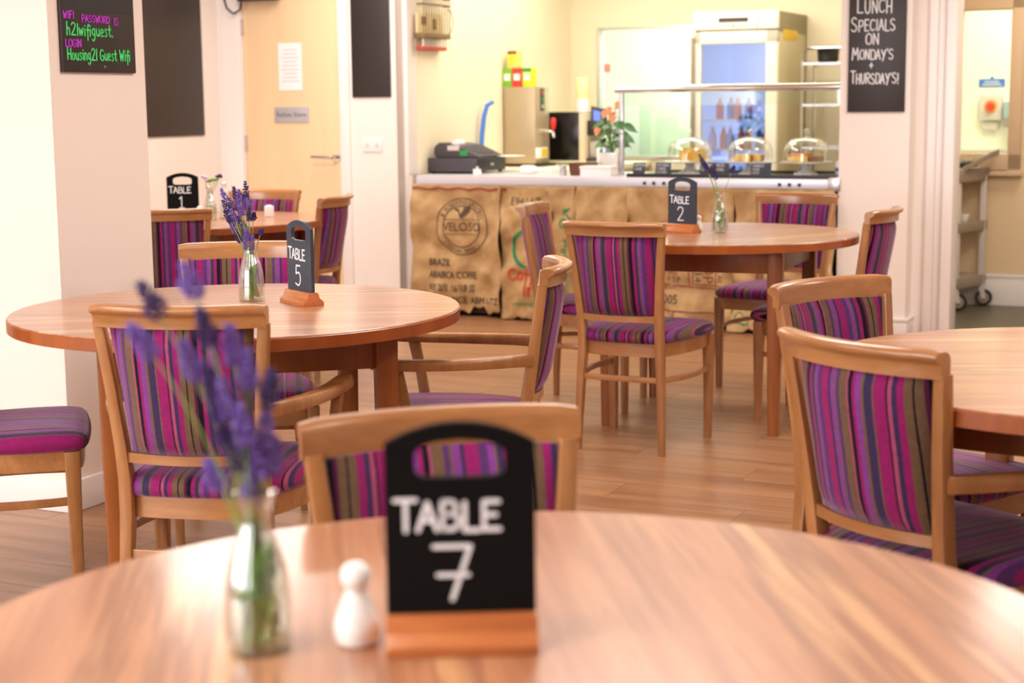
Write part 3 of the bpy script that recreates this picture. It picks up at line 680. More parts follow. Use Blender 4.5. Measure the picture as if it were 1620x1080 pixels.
# ------------------------------------------------------------------ table number signs
TZ = 0.74
def table_sign(num, loc, rotz, label, cw=0.0042, scale=1.0):
    t = thing('table_sign', label, 'sign', loc, rotz, 'chalk table number signs')
    w_, hb = 0.143 * scale, 0.036
    # ogee block, profile in y,z extruded along x
    prof = [(-.030, 0), (.030, 0), (.030, .010), (.025, .015), (.018, .020), (.016, .028), (.013, hb), (-.013, hb), (-.016, .028), (-.018, .020), (-.025, .015), (-.030, .010)]
    L_ = w_ + 0.002
    mb = MB(); mb.loft([[(x, y, z) for y, z in prof] for x in (-L_ / 2, L_ / 2)]); mb.build('base', sign_wood, t, bevel=0.0012, ang=40)
    H = 0.198 * scale; z0 = hb - 0.012
    # board with handle hole: outer outline + hole, built as ring of quads
    out = []; hole = []
    n = 40
    cx, cz = 0, z0 + H * 0.81
    hw_, hh = w_ * 0.30, H * 0.078
    def outer(a):
        # ray from hole centre to the board outline
        dx, dz = math.cos(a), math.sin(a); best = 9
        hx = w_ / 2
        if abs(dx) > 1e-6:
            q = (hx if dx > 0 else -hx) / dx; zz = cz + q * dz
            if z0 <= zz <= z0 + H * 0.90: best = q
        if dz < 0:
            q = (z0 - cz) / dz
            if abs(q * dx) <= hx: best = min(best, q)
        # arch: circle segment through (+-hx, .90H) and top H
        s_ = H * 0.10; rad = (hx * hx + s_ * s_) / (2 * s_); ccz = z0 + H - rad
        b_ = dz * (cz - ccz); c_ = (cz - ccz) ** 2 - rad * rad; disc = b_ * b_ - c_
        q = -b_ + math.sqrt(disc)
        if cz + q * dz >= z0 + H * 0.90 - 1e-6: best = min(best, q)
        return (cx + best * dx, cz + best * dz)
    angs = sorted(set([2 * PI * i / n for i in range(n)] + [math.atan2(z0 - cz, w_ / 2) % (2 * PI), math.atan2(z0 - cz, -w_ / 2) % (2 * PI), math.atan2(z0 + H * .9 - cz, w_ / 2) % (2 * PI), math.atan2(z0 + H * .9 - cz, -w_ / 2) % (2 * PI)]))
    for a in angs:
        out.append(outer(a))
        ca, sa = math.cos(a), math.sin(a); e = 0.36
        hx_ = hw_ * (abs(ca) ** e) * (1 if ca > 0 else -1); hz_ = hh * (abs(sa) ** e) * (1 if sa > 0 else -1)
        if sa > 0: hz_ *= 1.35 * (1 - 0.35 * (hx_ / hw_) ** 2)
        hole.append((hx_, cz + hz_))
    k = len(angs); yb = 0.0045
    vs = [(x, -yb, z) for x, z in out] + [(x, -yb, z) for x, z in hole] + [(x, yb, z) for x, z in out] + [(x, yb, z) for x, z in hole]
    fs = []
    for i in range(k):
        j = (i + 1) % k
        fs += [(i, j, k + j, k + i), (2 * k + i, 3 * k + i, 3 * k + j, 2 * k + j), (i, 2 * k + i, 2 * k + j, j), (k + i, k + j, 3 * k + j, 3 * k + i)]
    MB().add(vs, fs).build('board', board_d if num in '25' else plain('slate_sign_black', (9, 7, 8), 0.7, spec=0.15, var=0.05), t, ang=30)
    pt, x1 = hand('TABLE', 0.030 * scale, 0, 0, small=0.9, wob=.03, gap=0.05); pt = squeeze(pt, 0, 0.102 * scale / x1)
    pn_, x2 = hand(num, 0.052 * scale, 0, 0, wob=0)
    dzt = 0.013 if num == '1' else 0.0
    pols = [[(-0.061 * scale + x, z0 + H * 0.475 + dzt + z) for x, z in p] for p in pt] + [[(-x2 / 2 - 0.002 + x, z0 + H * 0.13 + dzt + z) for x, z in p] for p in pn_]
    ribbons(pols, cw, -yb - 0.0002, 0.0005).build('lettering', chalk_m, t, smooth=False)
    return t
table_sign('7', (-0.051, 1.497, TZ), math.radians(3), 'blurred black table sign reading Table 7 on a wooden block', 0.0046)
table_sign('5', (-0.556, 4.240, TZ), math.radians(-57), 'sharply focused slate sign reading Table 5 with a glossy wooden foot')
table_sign('2', (0.689, 6.468, TZ), math.radians(-46), 'Table 2 sign, turned towards the left, beside the drooping lavender')
table_sign('1', (-1.50, 7.40, TZ), math.radians(4), 'distant dark sign reading Table 1, its foot behind a chair back')

# ------------------------------------------------------------------ vases and lavender
def vase(label, loc, s=1.0, water=0.6):
    t = thing('glass_bottle', label, 'vase', loc, 0, 'ribbed glass carafe vases')
    P = [(.028, 0.0), (.0335, .003), (.0345, .02), (.0335, .055), (.0305, .082), (.0245, .105), (.0175, .126), (.0150, .138), (.0172, .150), (.0215, .165)]
    o = MB(); rings = []
    n = 64
    def ring(r, z, d): return [(r * (1 + d * math.cos(16 * 2 * PI * j / n)) * math.cos(2 * PI * j / n), r * (1 + d * math.cos(16 * 2 * PI * j / n)) * math.sin(2 * PI * j / n), z) for j in range(n)]
    for r, z in P: rings.append(ring(r * s, z * s, 0.03))
    for r, z in P[::-1][:-1]: rings.append(ring((r - .0022) * s, max(z, .005) * s, 0.0))
    o.loft(rings).build('glass', glass_b, t, ang=80)
    wz = water * 0.165
    wr = [((r - .0026) * s, max(z, .006) * s) for r, z in P if z < wz] 
    wr.append(((interp([(z, r) for r, z in P], wz) - .0026) * s, wz * s))
    MB().lathe(wr, 32).build('water', water_m, t)
    return t
def sprig_mesh(base, tip, lean, spike, florets, rad, seed, seg_gap=False):
    """stem from base to tip (local), flower spike over the last part"""
    rnd = random.Random(seed)
    b, t_ = Vector(base), Vector(tip); mid = (b + t_) / 2 + Vector(lean)
    pts = []
    for i in range(13):
        q = i / 12; pts.append(b * (1 - q) ** 2 + mid * 2 * q * (1 - q) + t_ * q * q)
    stem = MB().tube(pts[:-1], [0.0011] * 12, 6)
    head = MB(); L_ = (t_ - pts[-3]).normalized()
    ax = L_; sx = ax.cross(Vector((0, 1, 0.1))).normalized(); sy = ax.cross(sx)
    for k in range(florets):
        q = k / (florets - 1); q2 = round(q * 6) / 6 * 0.65 + q * 0.35     # whorls
        r = rad * (0.55 + 0.6 * math.sin(PI * min(1, 0.15 + q2 * 0.9))) * (1 - 0.5 * q2)
        a = k * 2.4 + rnd.uniform(-.3, .3)
        c = t_ - ax * spike * (1 - q2) + (sx * math.cos(a) + sy * math.sin(a)) * r * rnd.uniform(.7, 1.25)
        d = ((sx * math.cos(a) + sy * math.sin(a)) * 0.8 + ax * 0.9).normalized()
        l = rad * rnd.uniform(.55, 1.1); w_ = l * .34
        e1 = d.cross(ax).normalized(); e2 = d.cross(e1)
        vs = [c - d * l * .5] + [c + e1 * w_ * math.cos(2 * PI * j / 5) + e2 * w_ * math.sin(2 * PI * j / 5) for j in range(5)] + [c + d * l * .7]
        fs = [(0, 1 + (j + 1) % 5, 1 + j) for j in range(5)] + [(6, 1 + j, 1 + (j + 1) % 5) for j in range(5)]
        head.add(vs, fs)
    head.tube([t_ - ax * spike, t_], [0.0018, 0.001], 6)
    return stem, head
ORD = ['highest', 'second highest', 'third highest', 'fourth highest', 'fifth highest', 'sixth highest', 'seventh highest', 'eighth highest', 'ninth highest', 'tenth highest', 'eleventh highest', 'twelfth highest', 'twelfth lowest', 'eleventh lowest', 'tenth lowest', 'ninth lowest', 'eighth lowest', 'seventh lowest', 'sixth lowest', 'fifth lowest', 'fourth lowest', 'third lowest', 'second lowest', 'lowest']
def lavender(loc, tips, label, group, spike=0.034, rad=0.0052, fl=46, darkevery=3, seed=1):
    rnd = random.Random(seed); order = sorted(range(len(tips)), key=lambda j: -tips[j][1]); nn = len(tips)
    for i, tp in enumerate(tips):
        rk = order.index(i); od = ORD[rk] if rk < nn / 2 else ORD[24 - (nn - rk)]; side = 'left' if tp[0] < -.012 else ('right' if tp[0] > .012 else 'upright')
        dx, dz = tp[0], tp[1]; sp = tp[2] if len(tp) > 2 else spike
        dy = rnd.uniform(-.018, .018)
        t = thing('lavender_sprig', f'{label}, {od} tip, ' + ('standing upright' if side == 'upright' else 'leaning ' + side), 'flower', loc, 0, group)
        a = i * 2.1; base = (-dx * 0.10 + .013 * math.cos(a), .013 * math.sin(a), 0.010)
        tip = (dx, dy, dz)
        # pass the stem through the neck: lean the control point towards the axis
        mid = Vector(((base[0] + tip[0]) / 2, (base[1] + tip[1]) / 2, 0)); lean = (-mid.x * 1.0, -mid.y * 1.0, 0.0)
        st, hd_ = sprig_mesh(base, tip, lean, sp, fl, rad, i + seed * 100)
        st.build('stem', stem_m if i % 3 else stem_p, t); hd_.build('flower_head', lav_d if i % darkevery == 0 else lav_m, t, smooth=False)
def leaves_in(loc, label, n=5, seed=3, s=1.0, z0=.012, z1=.10):
    rnd = random.Random(seed)
    t = thing('stem_bunch', label, 'stems', loc, 0)
    mb = MB()
    for i in range(n):
        a = rnd.uniform(0, 6.28); r = rnd.uniform(.002, .022 if loc is V7 else .016); z = rnd.uniform(z0, z1); l = rnd.uniform(.02, .035); an = rnd.uniform(-.5, .5)
        c = Vector((r * math.cos(a), r * math.sin(a), z)); d = Vector((math.sin(an) * .4, 0.1, 1)).normalized(); e = Vector((1, rnd.uniform(-1, 1), 0)).normalized()
        vs = [c - d * l / 2, c + e * .0034, c + d * l / 2, c - e * .0034, c + Vector((0, .0012, 0))]
        mb.add(vs, [(0, 1, 4), (1, 2, 4), (2, 3, 4), (3, 0, 4), (0, 3, 2, 1)])
    mb.build('leaves', leaf_l, t)
V7 = (-0.247, 1.500, TZ); V5 = (-0.700, 4.318, TZ); V2 = (0.838, 6.455, TZ); V1 = (-1.40, 7.52, TZ)
vase('blurred glass bottle vase of lavender beside the table 7 sign', V7, 0.94, .62)
vase('ribbed clear glass bottle vase of lavender left of the table 5 sign', V5, 1.0, .55)
vase('clear glass bottle vase with drooping lavender right of the table 2 sign', V2, 0.98, .5)
vase('clear glass bottle vase with mixed small flowers by the table 1 sign', V1, 0.93, .4)
k7 = 1 / 1620.0
def T(px, py, cx, cz_y, s): return ((px - cx) / s, (cz_y - py) / s)
t7 = [T(x, y, 408, 1035, 1640) + (sp,) for x, y, sp in ((238, 455, .036), (306, 425, .034), (232, 512, .036), (338, 490, .036), (300, 545, .04), (375, 520, .036), (338, 585, .04), (365, 600, .04), (402, 560, .036), (440, 590, .036), (430, 650, .04), (395, 640, .04), (350, 640, .04), (418, 700, .036), (440, 700, .034), (385, 700, .038), (330, 735, .03), (400, 745, .034), (372, 680, .04))]
lavender(V7, t7, 'blurred lavender sprig in the nearest bottle', 'lavender sprigs on the table marked 7', rad=0.0085, fl=64, seed=2)
t5 = [T(x, y, 397, 476, 590) + (sp,) for x, y, sp in ((392, 287, .042), (353, 299, .034), (365, 313, .036), (372, 296, .03), (381, 300, .032), (388, 308, .03), (360, 332, .034), (367, 350, .03), (378, 342, .03), (404, 336, .02), (386, 350, .03), (392, 362, .03), (377, 368, .026), (402, 372, .03), (399, 380, .026), (416, 362, .014), (370, 330, .034), (383, 322, .03), (357, 316, .034), (376, 312, .034), (394, 306, .04), (398, 328, .034), (364, 342, .03), (390, 376, .028))]
lavender(V5, t5, 'sharp lavender sprig in the ribbed bottle', 'lavender sprigs on the table marked 5', rad=0.0072, fl=64, seed=5)
t2 = [T(x, y, 1137, 367, 396) + (sp,) for x, y, sp in ((1103, 244, .055), (1106, 250, .05), (1122, 262, .045), (1127, 268, .04), (1158, 262, .03), (1112, 256, .05))]
lavender(V2, t2, 'dark lavender sprig by the table 2 sign', 'lavender sprigs on the table marked 2', rad=0.0085, fl=50, darkevery=1, seed=9)
leaves_in(V7, 'dense blurred green stalks under water in the nearest bottle', 120, 3); leaves_in(V5, 'sharp green stalks under water in the ribbed bottle', 26, 4); leaves_in(V2, 'few pale stalks under water behind the drooping lavender', 20, 6)
# mixed flowers on table 1
def small_flower(loc, tip, petal, label, ball=False):
    t = thing('garden_flower', label, 'flower', loc, 0)
    MB().tube([(0.004, 0, .01), (0, 0, .09), (tip[0] * .6, 0, .15), (tip[0], 0, tip[1])], 0.0014, 6).build('stem', stem_m, t)
    mb = MB(); rnd = random.Random(tip[0])
    for j in range(9):
        a = 2 * PI * j / 9; l = .018
        mb.ellipsoid((tip[0] + math.cos(a) * .010, math.sin(a) * .010, tip[1] + rnd.uniform(-.004, .006)), (.009, .007, .005), 6, 4)
    mb.ellipsoid((tip[0], 0, tip[1]), (.010, .010, .008), 8, 5)
    mb.build('petals', petal, t)
small_flower(V1, (-0.020, 0.195), pink_m, 'pale pink flower leaning left in the bottle on the table marked 1')
small_flower(V1, (0.004, 0.180), leaf_l, 'yellow-green flower in the middle of the bottle on the table marked 1')
small_flower(V1, (0.046, 0.200), purp_m, 'dark purple flower leaning right in the bottle on the table marked 1')
small_flower(V1, (0.028, 0.185), leaf_l, 'yellow-green bud under the dark purple flower on the table marked 1')
# shakers and other table ware
def shaker(label, loc, s=1.0):
    t = thing('salt_shaker', label, 'shaker', loc, 0, 'white ceramic shakers')
    MB().lathe([(.017, 0), (.021, .003), (.0235, .012), (.0235, .022), (.019, .036), (.0135, .048), (.011, .055), (.0125, .060)], 28).build('body', white_c, t)
    MB().lathe([(.0125, .060), (.0150, .064), (.0158, .071), (.0135, .079), (.008, .0835), (.002, .085)], 28).build('cap', white_c, t)
    t.scale = (s, s, s); return t
shaker('blurred white ceramic salt shaker left of the table 7 sign', (-0.154, 1.512, TZ), 0.97)
shaker('white ceramic shaker half hidden behind the table 2 sign', (0.765, 6.56, TZ), 0.75)
shaker('white rounded shaker at the right foot of the table 1 sign', (-1.425, 7.395, TZ), 0.85)
ch = thing('candle_holder', 'small white square candle holder on the table marked 1', 'candle holder', (-1.148, 7.67, TZ), 0.2)
MB().box(-.022, .022, -.022, .022, 0, .052).build('cup', white_c, ch, bevel=0.006)
MB().lathe([(.014, .052), (.014, .055)], 16).build('wax', paper_m, ch)
bt = thing('white_bottle', 'tall white ceramic bottle right of the flowers on the table marked 1', 'bottle', (-1.345, 7.60, TZ), 0)
MB().lathe([(.022, 0), (.026, .004), (.027, .05), (.024, .09), (.014, .125), (.011, .15), (.013, .165), (.010, .168)], 24).build('body', white_c, bt)

# ================================================================== COUNTER
CF = WV - 0.0
ct = thing('servery_counter', 'long servery counter with a pale steel edge, hung with coffee sacks', 'counter', R(0, 0, 0))
MB().box(-4.63, -2.07, CF, CF + 0.72, 0.785, 0.84).build('worktop', steel_w, ct, bevel=0.004)
MB().box(-4.60, -2.10, CF + 0.03, CF + 0.68, 0.02, 0.785).build('carcass', plain('counter_carcass', (70, 48, 34), 0.7), ct)
MB().box(-2.12, -2.055, CF - 0.012, CF + 0.10, 0.775, 0.85).build('end_bracket', steel, ct, bevel=0.006)
for uu in (-3.17, -3.115, -3.055, -2.39, -2.335, -2.28):
    MB().box(uu - .009, uu + .009, CF - .004, CF + .001, .800, .818).build('socket', black_leg, ct, bevel=0.001)
# cloth sacks
def sack(u0, u1, zb, label, seed, bulge=0.0, cr=1.0, prints=None, hem=None, ragged=0.012, back=0.0):
    rnd = random.Random(seed); ph = [rnd.uniform(0, 6.28) for _ in range(8)]
    W_ = u1 - u0; H = 0.785 - zb
    def D(x, z):
        q = (0.785 - z) / H
        d = 0.020 + 0.010 * math.sin(x * 22 + ph[0] + 0.8 * q) * (0.3 + q) + 0.006 * math.sin(x * 47 + ph[1] + 2 * q) * (0.4 + q)
        d += 0.010 * math.sin(z * 16 + ph[2] + 1.5 * math.sin(x * 5 + ph[3])) + 0.004 * math.sin(z * 41 + x * 9 + ph[4])
        d += 0.005 * math.sin(z * 23 - x * 31 + ph[5]) + cr * 0.013 * abs(math.sin(x * 12 + 2.2 * math.sin(z * 5 + ph[6]))) ** 10 + cr * 0.014 * abs(math.sin(z * 11 + 1.8 * math.sin(x * 7 + ph[7]))) ** 14 * (0.5 + q) + cr * 0.006 * abs(math.sin(z * 19 - x * 9 + ph[3])) ** 10
        d += bulge * math.exp(-((q - 0.97) / 0.13) ** 2)
        xe = min(x - u0, u1 - x); d += 0.010 * math.exp(-(xe / 0.02) ** 2) * 0.6 
        return d + back
    t = thing('coffee_sack', label, 'sack', R(0, CF, 0), RA, 'coffee sacks hung along the counter front')
    nx, nz = max(12, int(W_ / 0.012)), 72
    mb = MB(); rings = []
    for thick in (0, 1):
        for k in range(nz + 1):
            for i in range(nx + 1):
                x = u0 + W_ * i / nx; q = k / nz
                zz = 0.785 - H * q
                if q > 0.85: zz -= (q - .85) / .15 * (ragged * math.sin(x * 35 + ph[6]) + ragged * .6 * math.sin(x * 90 + ph[7]))
                xs = x + 0.006 * math.sin(zz * 14 + ph[1]) + 0.003 * math.sin(zz * 37 + ph[2])
                mb.v.append((xs, -D(x, zz) + thick * 0.004, max(zz, 0.006)))
    N_ = (nx + 1) * (nz + 1)
    for k in range(nz):
        for i in range(nx):
            a = k * (nx + 1) + i
            mb.f.append((a, a + 1, a + nx + 2, a + nx + 1)); mb.f.append((N_ + a, N_ + a + nx + 1, N_ + a + nx + 2, N_ + a + 1))
    for i in range(nx):
        a = nz * (nx + 1) + i; mb.f.append((a, a + 1, N_ + a + 1, N_ + a)); mb.f.append((i, N_ + i, N_ + i + 1, i + 1))
    for k in range(nz):
        a = k * (nx + 1); mb.f.append((a, a + nx + 1, N_ + a + nx + 1, N_ + a)); a += nx; mb.f.append((a, N_ + a, N_ + a + nx + 1, a + nx + 1))
    mb.build('cloth', hess, t, ang=180)
    def F(x, z): return (x, -D(x, z) - 0.0045, z)
    if hem:
        pts = [F(u0 + W_ * (hem[0] + (hem[1] - hem[0]) * i / 20), 0.765 + 0.006 * math.sin(i * 1.3)) for i in range(21)]
        MB().tube(pts, 0.006, 6).build('hem', rope_m, t)
    return t, F
def circle_poly(cx, cz, r, n=48, a0=0, a1=2 * PI): return [(cx + r * math.cos(a0 + (a1 - a0) * i / n), cz + r * math.sin(a0 + (a1 - a0) * i / n)) for i in range(n + 1)]
def sub(pl, step=0.02):
    o = [pl[0]]
    for a, b in zip(pl, pl[1:]):
        n = max(1, int(math.hypot(b[0] - a[0], b[1] - a[1]) / step))
        for i in range(1, n + 1): o.append((a[0] + (b[0] - a[0]) * i / n, a[1] + (b[1] - a[1]) * i / n))
    return o
def lines_on(t, F, polys, width, mat, name='printed_line'):
    ribbons([sub(p) for p in polys], width, 0, 0.0, fn=lambda x, z, y: F(x, z)).build(name, mat, t, smooth=False)
def text_on(t, F, txt, size, x, z, mat, rot=0.0, squash=1.0, bold=0.0):
    o = type_mesh(txt, size, F, rot=rot, x0=x, z0=z, squash=squash).build('lettering', mat, t, smooth=False)
s1, F1 = sack(-4.655, -4.062, 0.045, 'coffee sack with a round black emblem and printed capitals, leftmost on the counter', 11, cr=0.35, hem=(0.02, 0.98), ragged=.02)
cx, cz = -4.316, 0.540
lines_on(s1, F1, [circle_poly(cx, cz, .168), circle_poly(cx, cz, .122)], .0055, ink_b)
lines_on(s1, F1, [[(cx - .115, cz + .042), (cx + .115, cz + .042)], [(cx - .105, cz - .045), (cx + .105, cz - .045)]], .003, ink_b)
text_on(s1, F1, 'VELOSO', 0.074, cx - .122, cz - .026, ink_b, squash=.90)
leaf = [(0, .048), (-.05, .108), (-.018, .108), (0, .075), (.02, .118), (.05, .13), (.045, .09), (.02, .06)]
mbl = MB(); mbl.add([F1(cx + x, cz + z) for x, z in leaf], [(0, 3, 2, 1), (0, 7, 4, 3), (7, 6, 5, 4)]); mbl.build('emblem_leaf', ink_b, s1, smooth=False)
word = '& ROBERTO VELOSO'
for i, c_ in enumerate(word):
    if c_ == ' ': continue
    a = math.radians(152 - 124 * i / (len(word) - 1)); text_on(s1, F1, c_, 0.036, cx + .131 * math.cos(a) - .010 * math.sin(a), cz + .131 * math.sin(a) + .010 * math.cos(a), ink_b, rot=a - PI / 2)
word = 'FAZENDA BRASIL'
for i, c_ in enumerate(word):
    if c_ == ' ': continue
    a = math.radians(222 + 96 * i / (len(word) - 1)); text_on(s1, F1, c_, 0.030, cx + .157 * math.cos(a) + .009 * math.sin(a), cz + .157 * math.sin(a) - .009 * math.cos(a), ink_b, rot=a + PI / 2)
for txt, x, z, sz in (('BRAZIL', -4.545, .302, .058), ('ARABICA COFFE', -4.545, .228, .060), ('NY 2/3. 16/18 SS', -4.545, .150, .062), ('RICE  ABM UTZ', -4.38, .082, .056)):
    text_on(s1, F1, txt, sz, x, z, ink_b, squash=.72 if 'COFFE' in txt or 'NY' in txt else .8); text_on(s1, F1, txt, sz, x + .0022, z + .0015, ink_b, squash=.72 if 'COFFE' in txt or 'NY' in txt else .8)
s2, F2 = sack(-4.062, -3.735, 0.008, 'coffee sack with a green ring and red handwritten print, second from the left', 23, bulge=.03, hem=(0.0, 0.1))
text_on(s2, F2, 'E94117', 0.062, -3.995, .675, ink_b)
lines_on(s2, F2, [circle_poly(-3.866, .42, .113), [(-3.862, .312), (-3.862, .528)]], .020, ink_gr)
pc, x1 = hand('C', .065, -4.0, .235); po, x1 = hand('offe', .075, x1 - .005, .235, wob=.01)
pi_, x2 = hand('I', .075, -3.90, .145); pj, x2 = hand('n', .085, x2, .145); 
lines_on(s2, F2, pc + po + pi_ + pj + hand('o', .08, x2, .145)[0], .011, ink_r, 'lettering')
text_on(s2, F2, 'compagnia', 0.040, -3.97, .088, ink_gr)
s3, F3 = sack(-3.735, -3.575, 0.03, 'coffee sack with green vertical lettering and a leaf emblem, third from the left', 31)
text_on(s3, F3, 'Indian coffee', 0.062, -3.627, .17, ink_gr, rot=PI / 2)
lines_on(s3, F3, [circle_poly(-3.655, .575, .024), circle_poly(-3.645, .635, .018, a0=0.5, a1=4), [(-3.61, .60), (-3.65, .64), (-3.615, .66)]], .009, ink_gr)
lines_on(s3, F3, [circle_poly(-3.592, .505, .010)], .016, ink_r)
s4, F4 = sack(-3.575, -3.262, 0.03, 'plain unprinted coffee sack left of the table 2 sign', 37)
s5, F5 = sack(-3.262, -2.632, 0.02, 'coffee sack with maroon ruled boxes and big numerals under the table marked 2', 41, bulge=.015, cr=0.6)
lines_on(s5, F5, [[(-3.11, .245), (-2.70, .225)], [(-2.895, .245), (-2.895, .40)], [(-2.872, .250), (-2.872, .40)], [(-2.872, .252), (-2.70, .240)], [(-2.742, .24), (-2.742, .40)], [(-3.11, .10), (-2.70, .09)], [(-2.97, .10), (-3.0, .03)]], .006, ink_m)
text_on(s5, F5, 'PUMAS', .048, -3.11, .30, ink_m); text_on(s5, F5, 'HEP', .05, -3.03, .255, ink_b); text_on(s5, F5, 'CIF', .03, -3.03, .265, ink_b)
text_on(s5, F5, '2005', .075, -3.09, .135, ink_b, squash=.9); text_on(s5, F5, 'OP', .085, -2.815, .37, ink_m, rot=-PI / 2); text_on(s5, F5, '2014', .062, -2.862, .385, ink_b, rot=-PI / 2)
text_on(s5, F5, 'KA AS', .04, -2.73, .37, ink_m, rot=-PI / 2); text_on(s5, F5, 'grown in', .075, -3.03, .605, ink_r, squash=.8); text_on(s5, F5, 'THEGAS', .032, -3.09, .215, ink_m)
s6, F6 = sack(-2.632, -2.075, 0.008, 'plain coffee sack at the right end of the counter, bunched on the floor', 53, bulge=.10)
lines_on(s6, F6, [circle_poly(-2.585, .085, .024), circle_poly(-2.545, .07, .022), [(-2.60, .055), (-2.52, .052)]], .005, ink_gr)
text_on(s6, F6, 'HOT', .04, -2.62, .35, ink_b)

# till
CT = 0.84
def RT(name, label, cat, u, v, z=CT, group=None, rz=0.0): return thing(name, label, cat, R(u, v, z), RA + rz, group)
t = RT('cash_box', 'black metal cash drawer under the till at the left of the counter', 'cash drawer', -4.50, 9.02)
MB().box(-.165, .165, -.21, .21, .012, .095).build('case', dgrey_p, t, bevel=0.004)
MB().box(.164, .171, -.195, .195, .02, .085).build('drawer_front', black_p, t, bevel=0.003)
MB().box(.170, .174, -.02, .02, .045, .06).build('lock', steel, t, bevel=0.002)
for sx in (-.14, .14):
    for sy in (-.18, .18): MB().lathe([(.012, 0), (.014, .012)], 12, (sx, sy, 0)).build('foot', black_g, t)
t = RT('cash_register', 'dark grey electronic till with paper roll on the cash drawer', 'till', -4.49, 9.0, CT + .095)
prof = [(-.13, 0), (.155, 0), (.165, .012), (.02, .075), (-.06, .088), (-.13, .082), (-.145, .06), (-.145, .02)]
MB().loft([[(x, y, z) for x, z in prof] for y in (-.165, .165)]).build('body', dgrey_p, t, bevel=0.006)
MB().box(-.125, -.045, -.150, -.02, .078, .092).build('display', black_g, t, bevel=0.004)
MB().box(-.05, .03, -.172, -.155, .045, .075).build('front_strip', lgrey_p, t, bevel=0.003)
MB().tube([(-.02, -.13, .088), (-.02, -.03, .088)], 0.020, 16).build('paper_roll', paper_m, t)
MB().box(.035, .085, -.169, -.164, .014, .045).build('label', dgreen_m, t)
kb = MB()
for i in range(5):
    for j in range(6):
        x = .03 + i * .022; y = -.12 + j * .042; z = .0745 - (x - .02) * .434; kb.box(x, x + .016, y, y + .03, z - .004, z + .006)
kb.build('keys', plain('till_keys', (120, 116, 120), 0.5), t, bevel=0.001)
t = RT('paper_sheet', 'loose white papers lying beside the till', 'paper', -4.27, 9.17, CT + .097)
MB().box(-.06, .06, -.08, .08, 0, .002).build('sheet', paper_m, t, smooth=False); MB().box(-.05, .07, -.07, .06, .002, .004).build('sheet', paper_m, t, smooth=False)
t = RT('counter_bell', 'small white ornament in front of the cash drawer', 'ornament', -4.255, 8.66)
MB().lathe([(.022, 0), (.028, .005), (.026, .018), (.016, .030), (.006, .036), (.005, .042)], 20).build('dome', white_c, t); MB().ellipsoid((0, 0, .046), (.007, .007, .007)).build('knob', white_c, t)
for sx in (-.018, .018): MB().ellipsoid((sx, -.004, .03), (.009, .009, .008)).build('ear', white_c, t)
t = RT('hand_scanner', 'white handheld scanner lying on the counter right of the till', 'scanner', -3.98, 8.86, rz=-0.1)
MB().loft([rrect(0, 0, 0, .07, .001, .3), ] if False else [[(x, y * a, .028 + z * a) for y, z in [(.03, .0), (.022, .022), (-.022, .022), (-.03, 0), (-.022, -.022), (.022, -.022)]] for x, a in ((-.08, .9), (-.06, 1.15), (-.01, 1.1), (.03, .6), (.08, .42), (.14, .38))]).build('body', white_p, t, bevel=0.003, ang=60)
MB().box(-.085, -.078, -.018, .018, .012, .044).build('window', plain('scanner_window', (180, 186, 182), .2), t)
t = RT('tin', 'small silver tin on the counter left of the brown basket', 'tin', -3.725, 8.72)
MB().lathe([(.020, 0), (.0205, .002), (.0205, .050), (.019, .052)], 20).build('body', steel, t); MB().lathe([(.021, .050), (.021, .062), (.018, .064)], 20).build('lid', chrome, t)
t = RT('basket', 'dark brown wicker basket on the counter beside the white box', 'basket', -3.63, 8.80)
MB().loft([rrect(0, 0, z, w_, w_ * .8, .3, 4) for z, w_ in ((0, .13), (.04, .145), (.068, .15))]).build('body', basket_m, t)
MB().tube([p for p in rrect(0, 0, .068, .15, .12, .4, 5)], .006, 6, closed=True).build('rim', basket_m, t)
t = RT('white_box', 'low white cardboard box at the foot of the sneeze guard post', 'box', -3.49, 8.70)
MB().box(-.095, .095, -.06, .06, 0, .050).build('body', paper_m, t, bevel=0.004); MB().box(-.098, .098, -.063, .063, .044, .060).build('lid', paper_m, t, bevel=0.004)
# plant
t = RT('potted_anthurium', 'leafy flamingo plant with peach flowers in a square white pot', 'plant', -3.50, 8.93, CT + .005)
pr = MB().loft([rrect(0, 0, z, w_, w_, .2, 3) for z, w_ in ((0.0, .10), (.10, .125), (.125, .128))]).build('pot', white_c, t, bevel=0.003)
def leafm(c, d, n_, L_, W_, mat, nm):
    d = Vector(d).normalized(); e = d.cross(Vector(n_)).normalized(); up_ = e.cross(d)
    c = Vector(c); mb = MB(); rows = []
    for i in range(7):
        q = i / 6; w_ = W_ * math.sin(PI * min(1, q * .8 + .2)) ** .8 * (1 - q ** 3 * .9); p = c + d * L_ * q - up_ * (.25 * L_ * q * q)
        rows.append([p - e * w_, p + up_ * (-.15 * w_), p + e * w_, p + e * w_ * .96 - up_ * .0015, p - up_ * (.15 * w_ + .0015), p - e * w_ * .96 - up_ * .0015])
    mb.loft([[tuple(x) for x in r] for r in rows]).build(nm, mat, t, ang=60)
rnd = random.Random(4)
for i in range(20):
    a = i * 2.4; h_ = .17 + .16 * ((i * 5) % 7) / 7; r = .03 + .055 * ((i * 3) % 5) / 5; c = (r * math.cos(a), r * math.sin(a), h_)
    MB().tube([(0, 0, .11), (c[0] * .4, c[1] * .4, .11 + (h_ - .11) * .6), c], .0022, 5).build('stalk', stem_m, t)
    leafm(c, (math.cos(a) , math.sin(a), .2 - .7 * rnd.random()), (.3 * math.cos(a), -.7, 1), .075 + .02 * rnd.random(), .036, leaf_m, 'leaf')
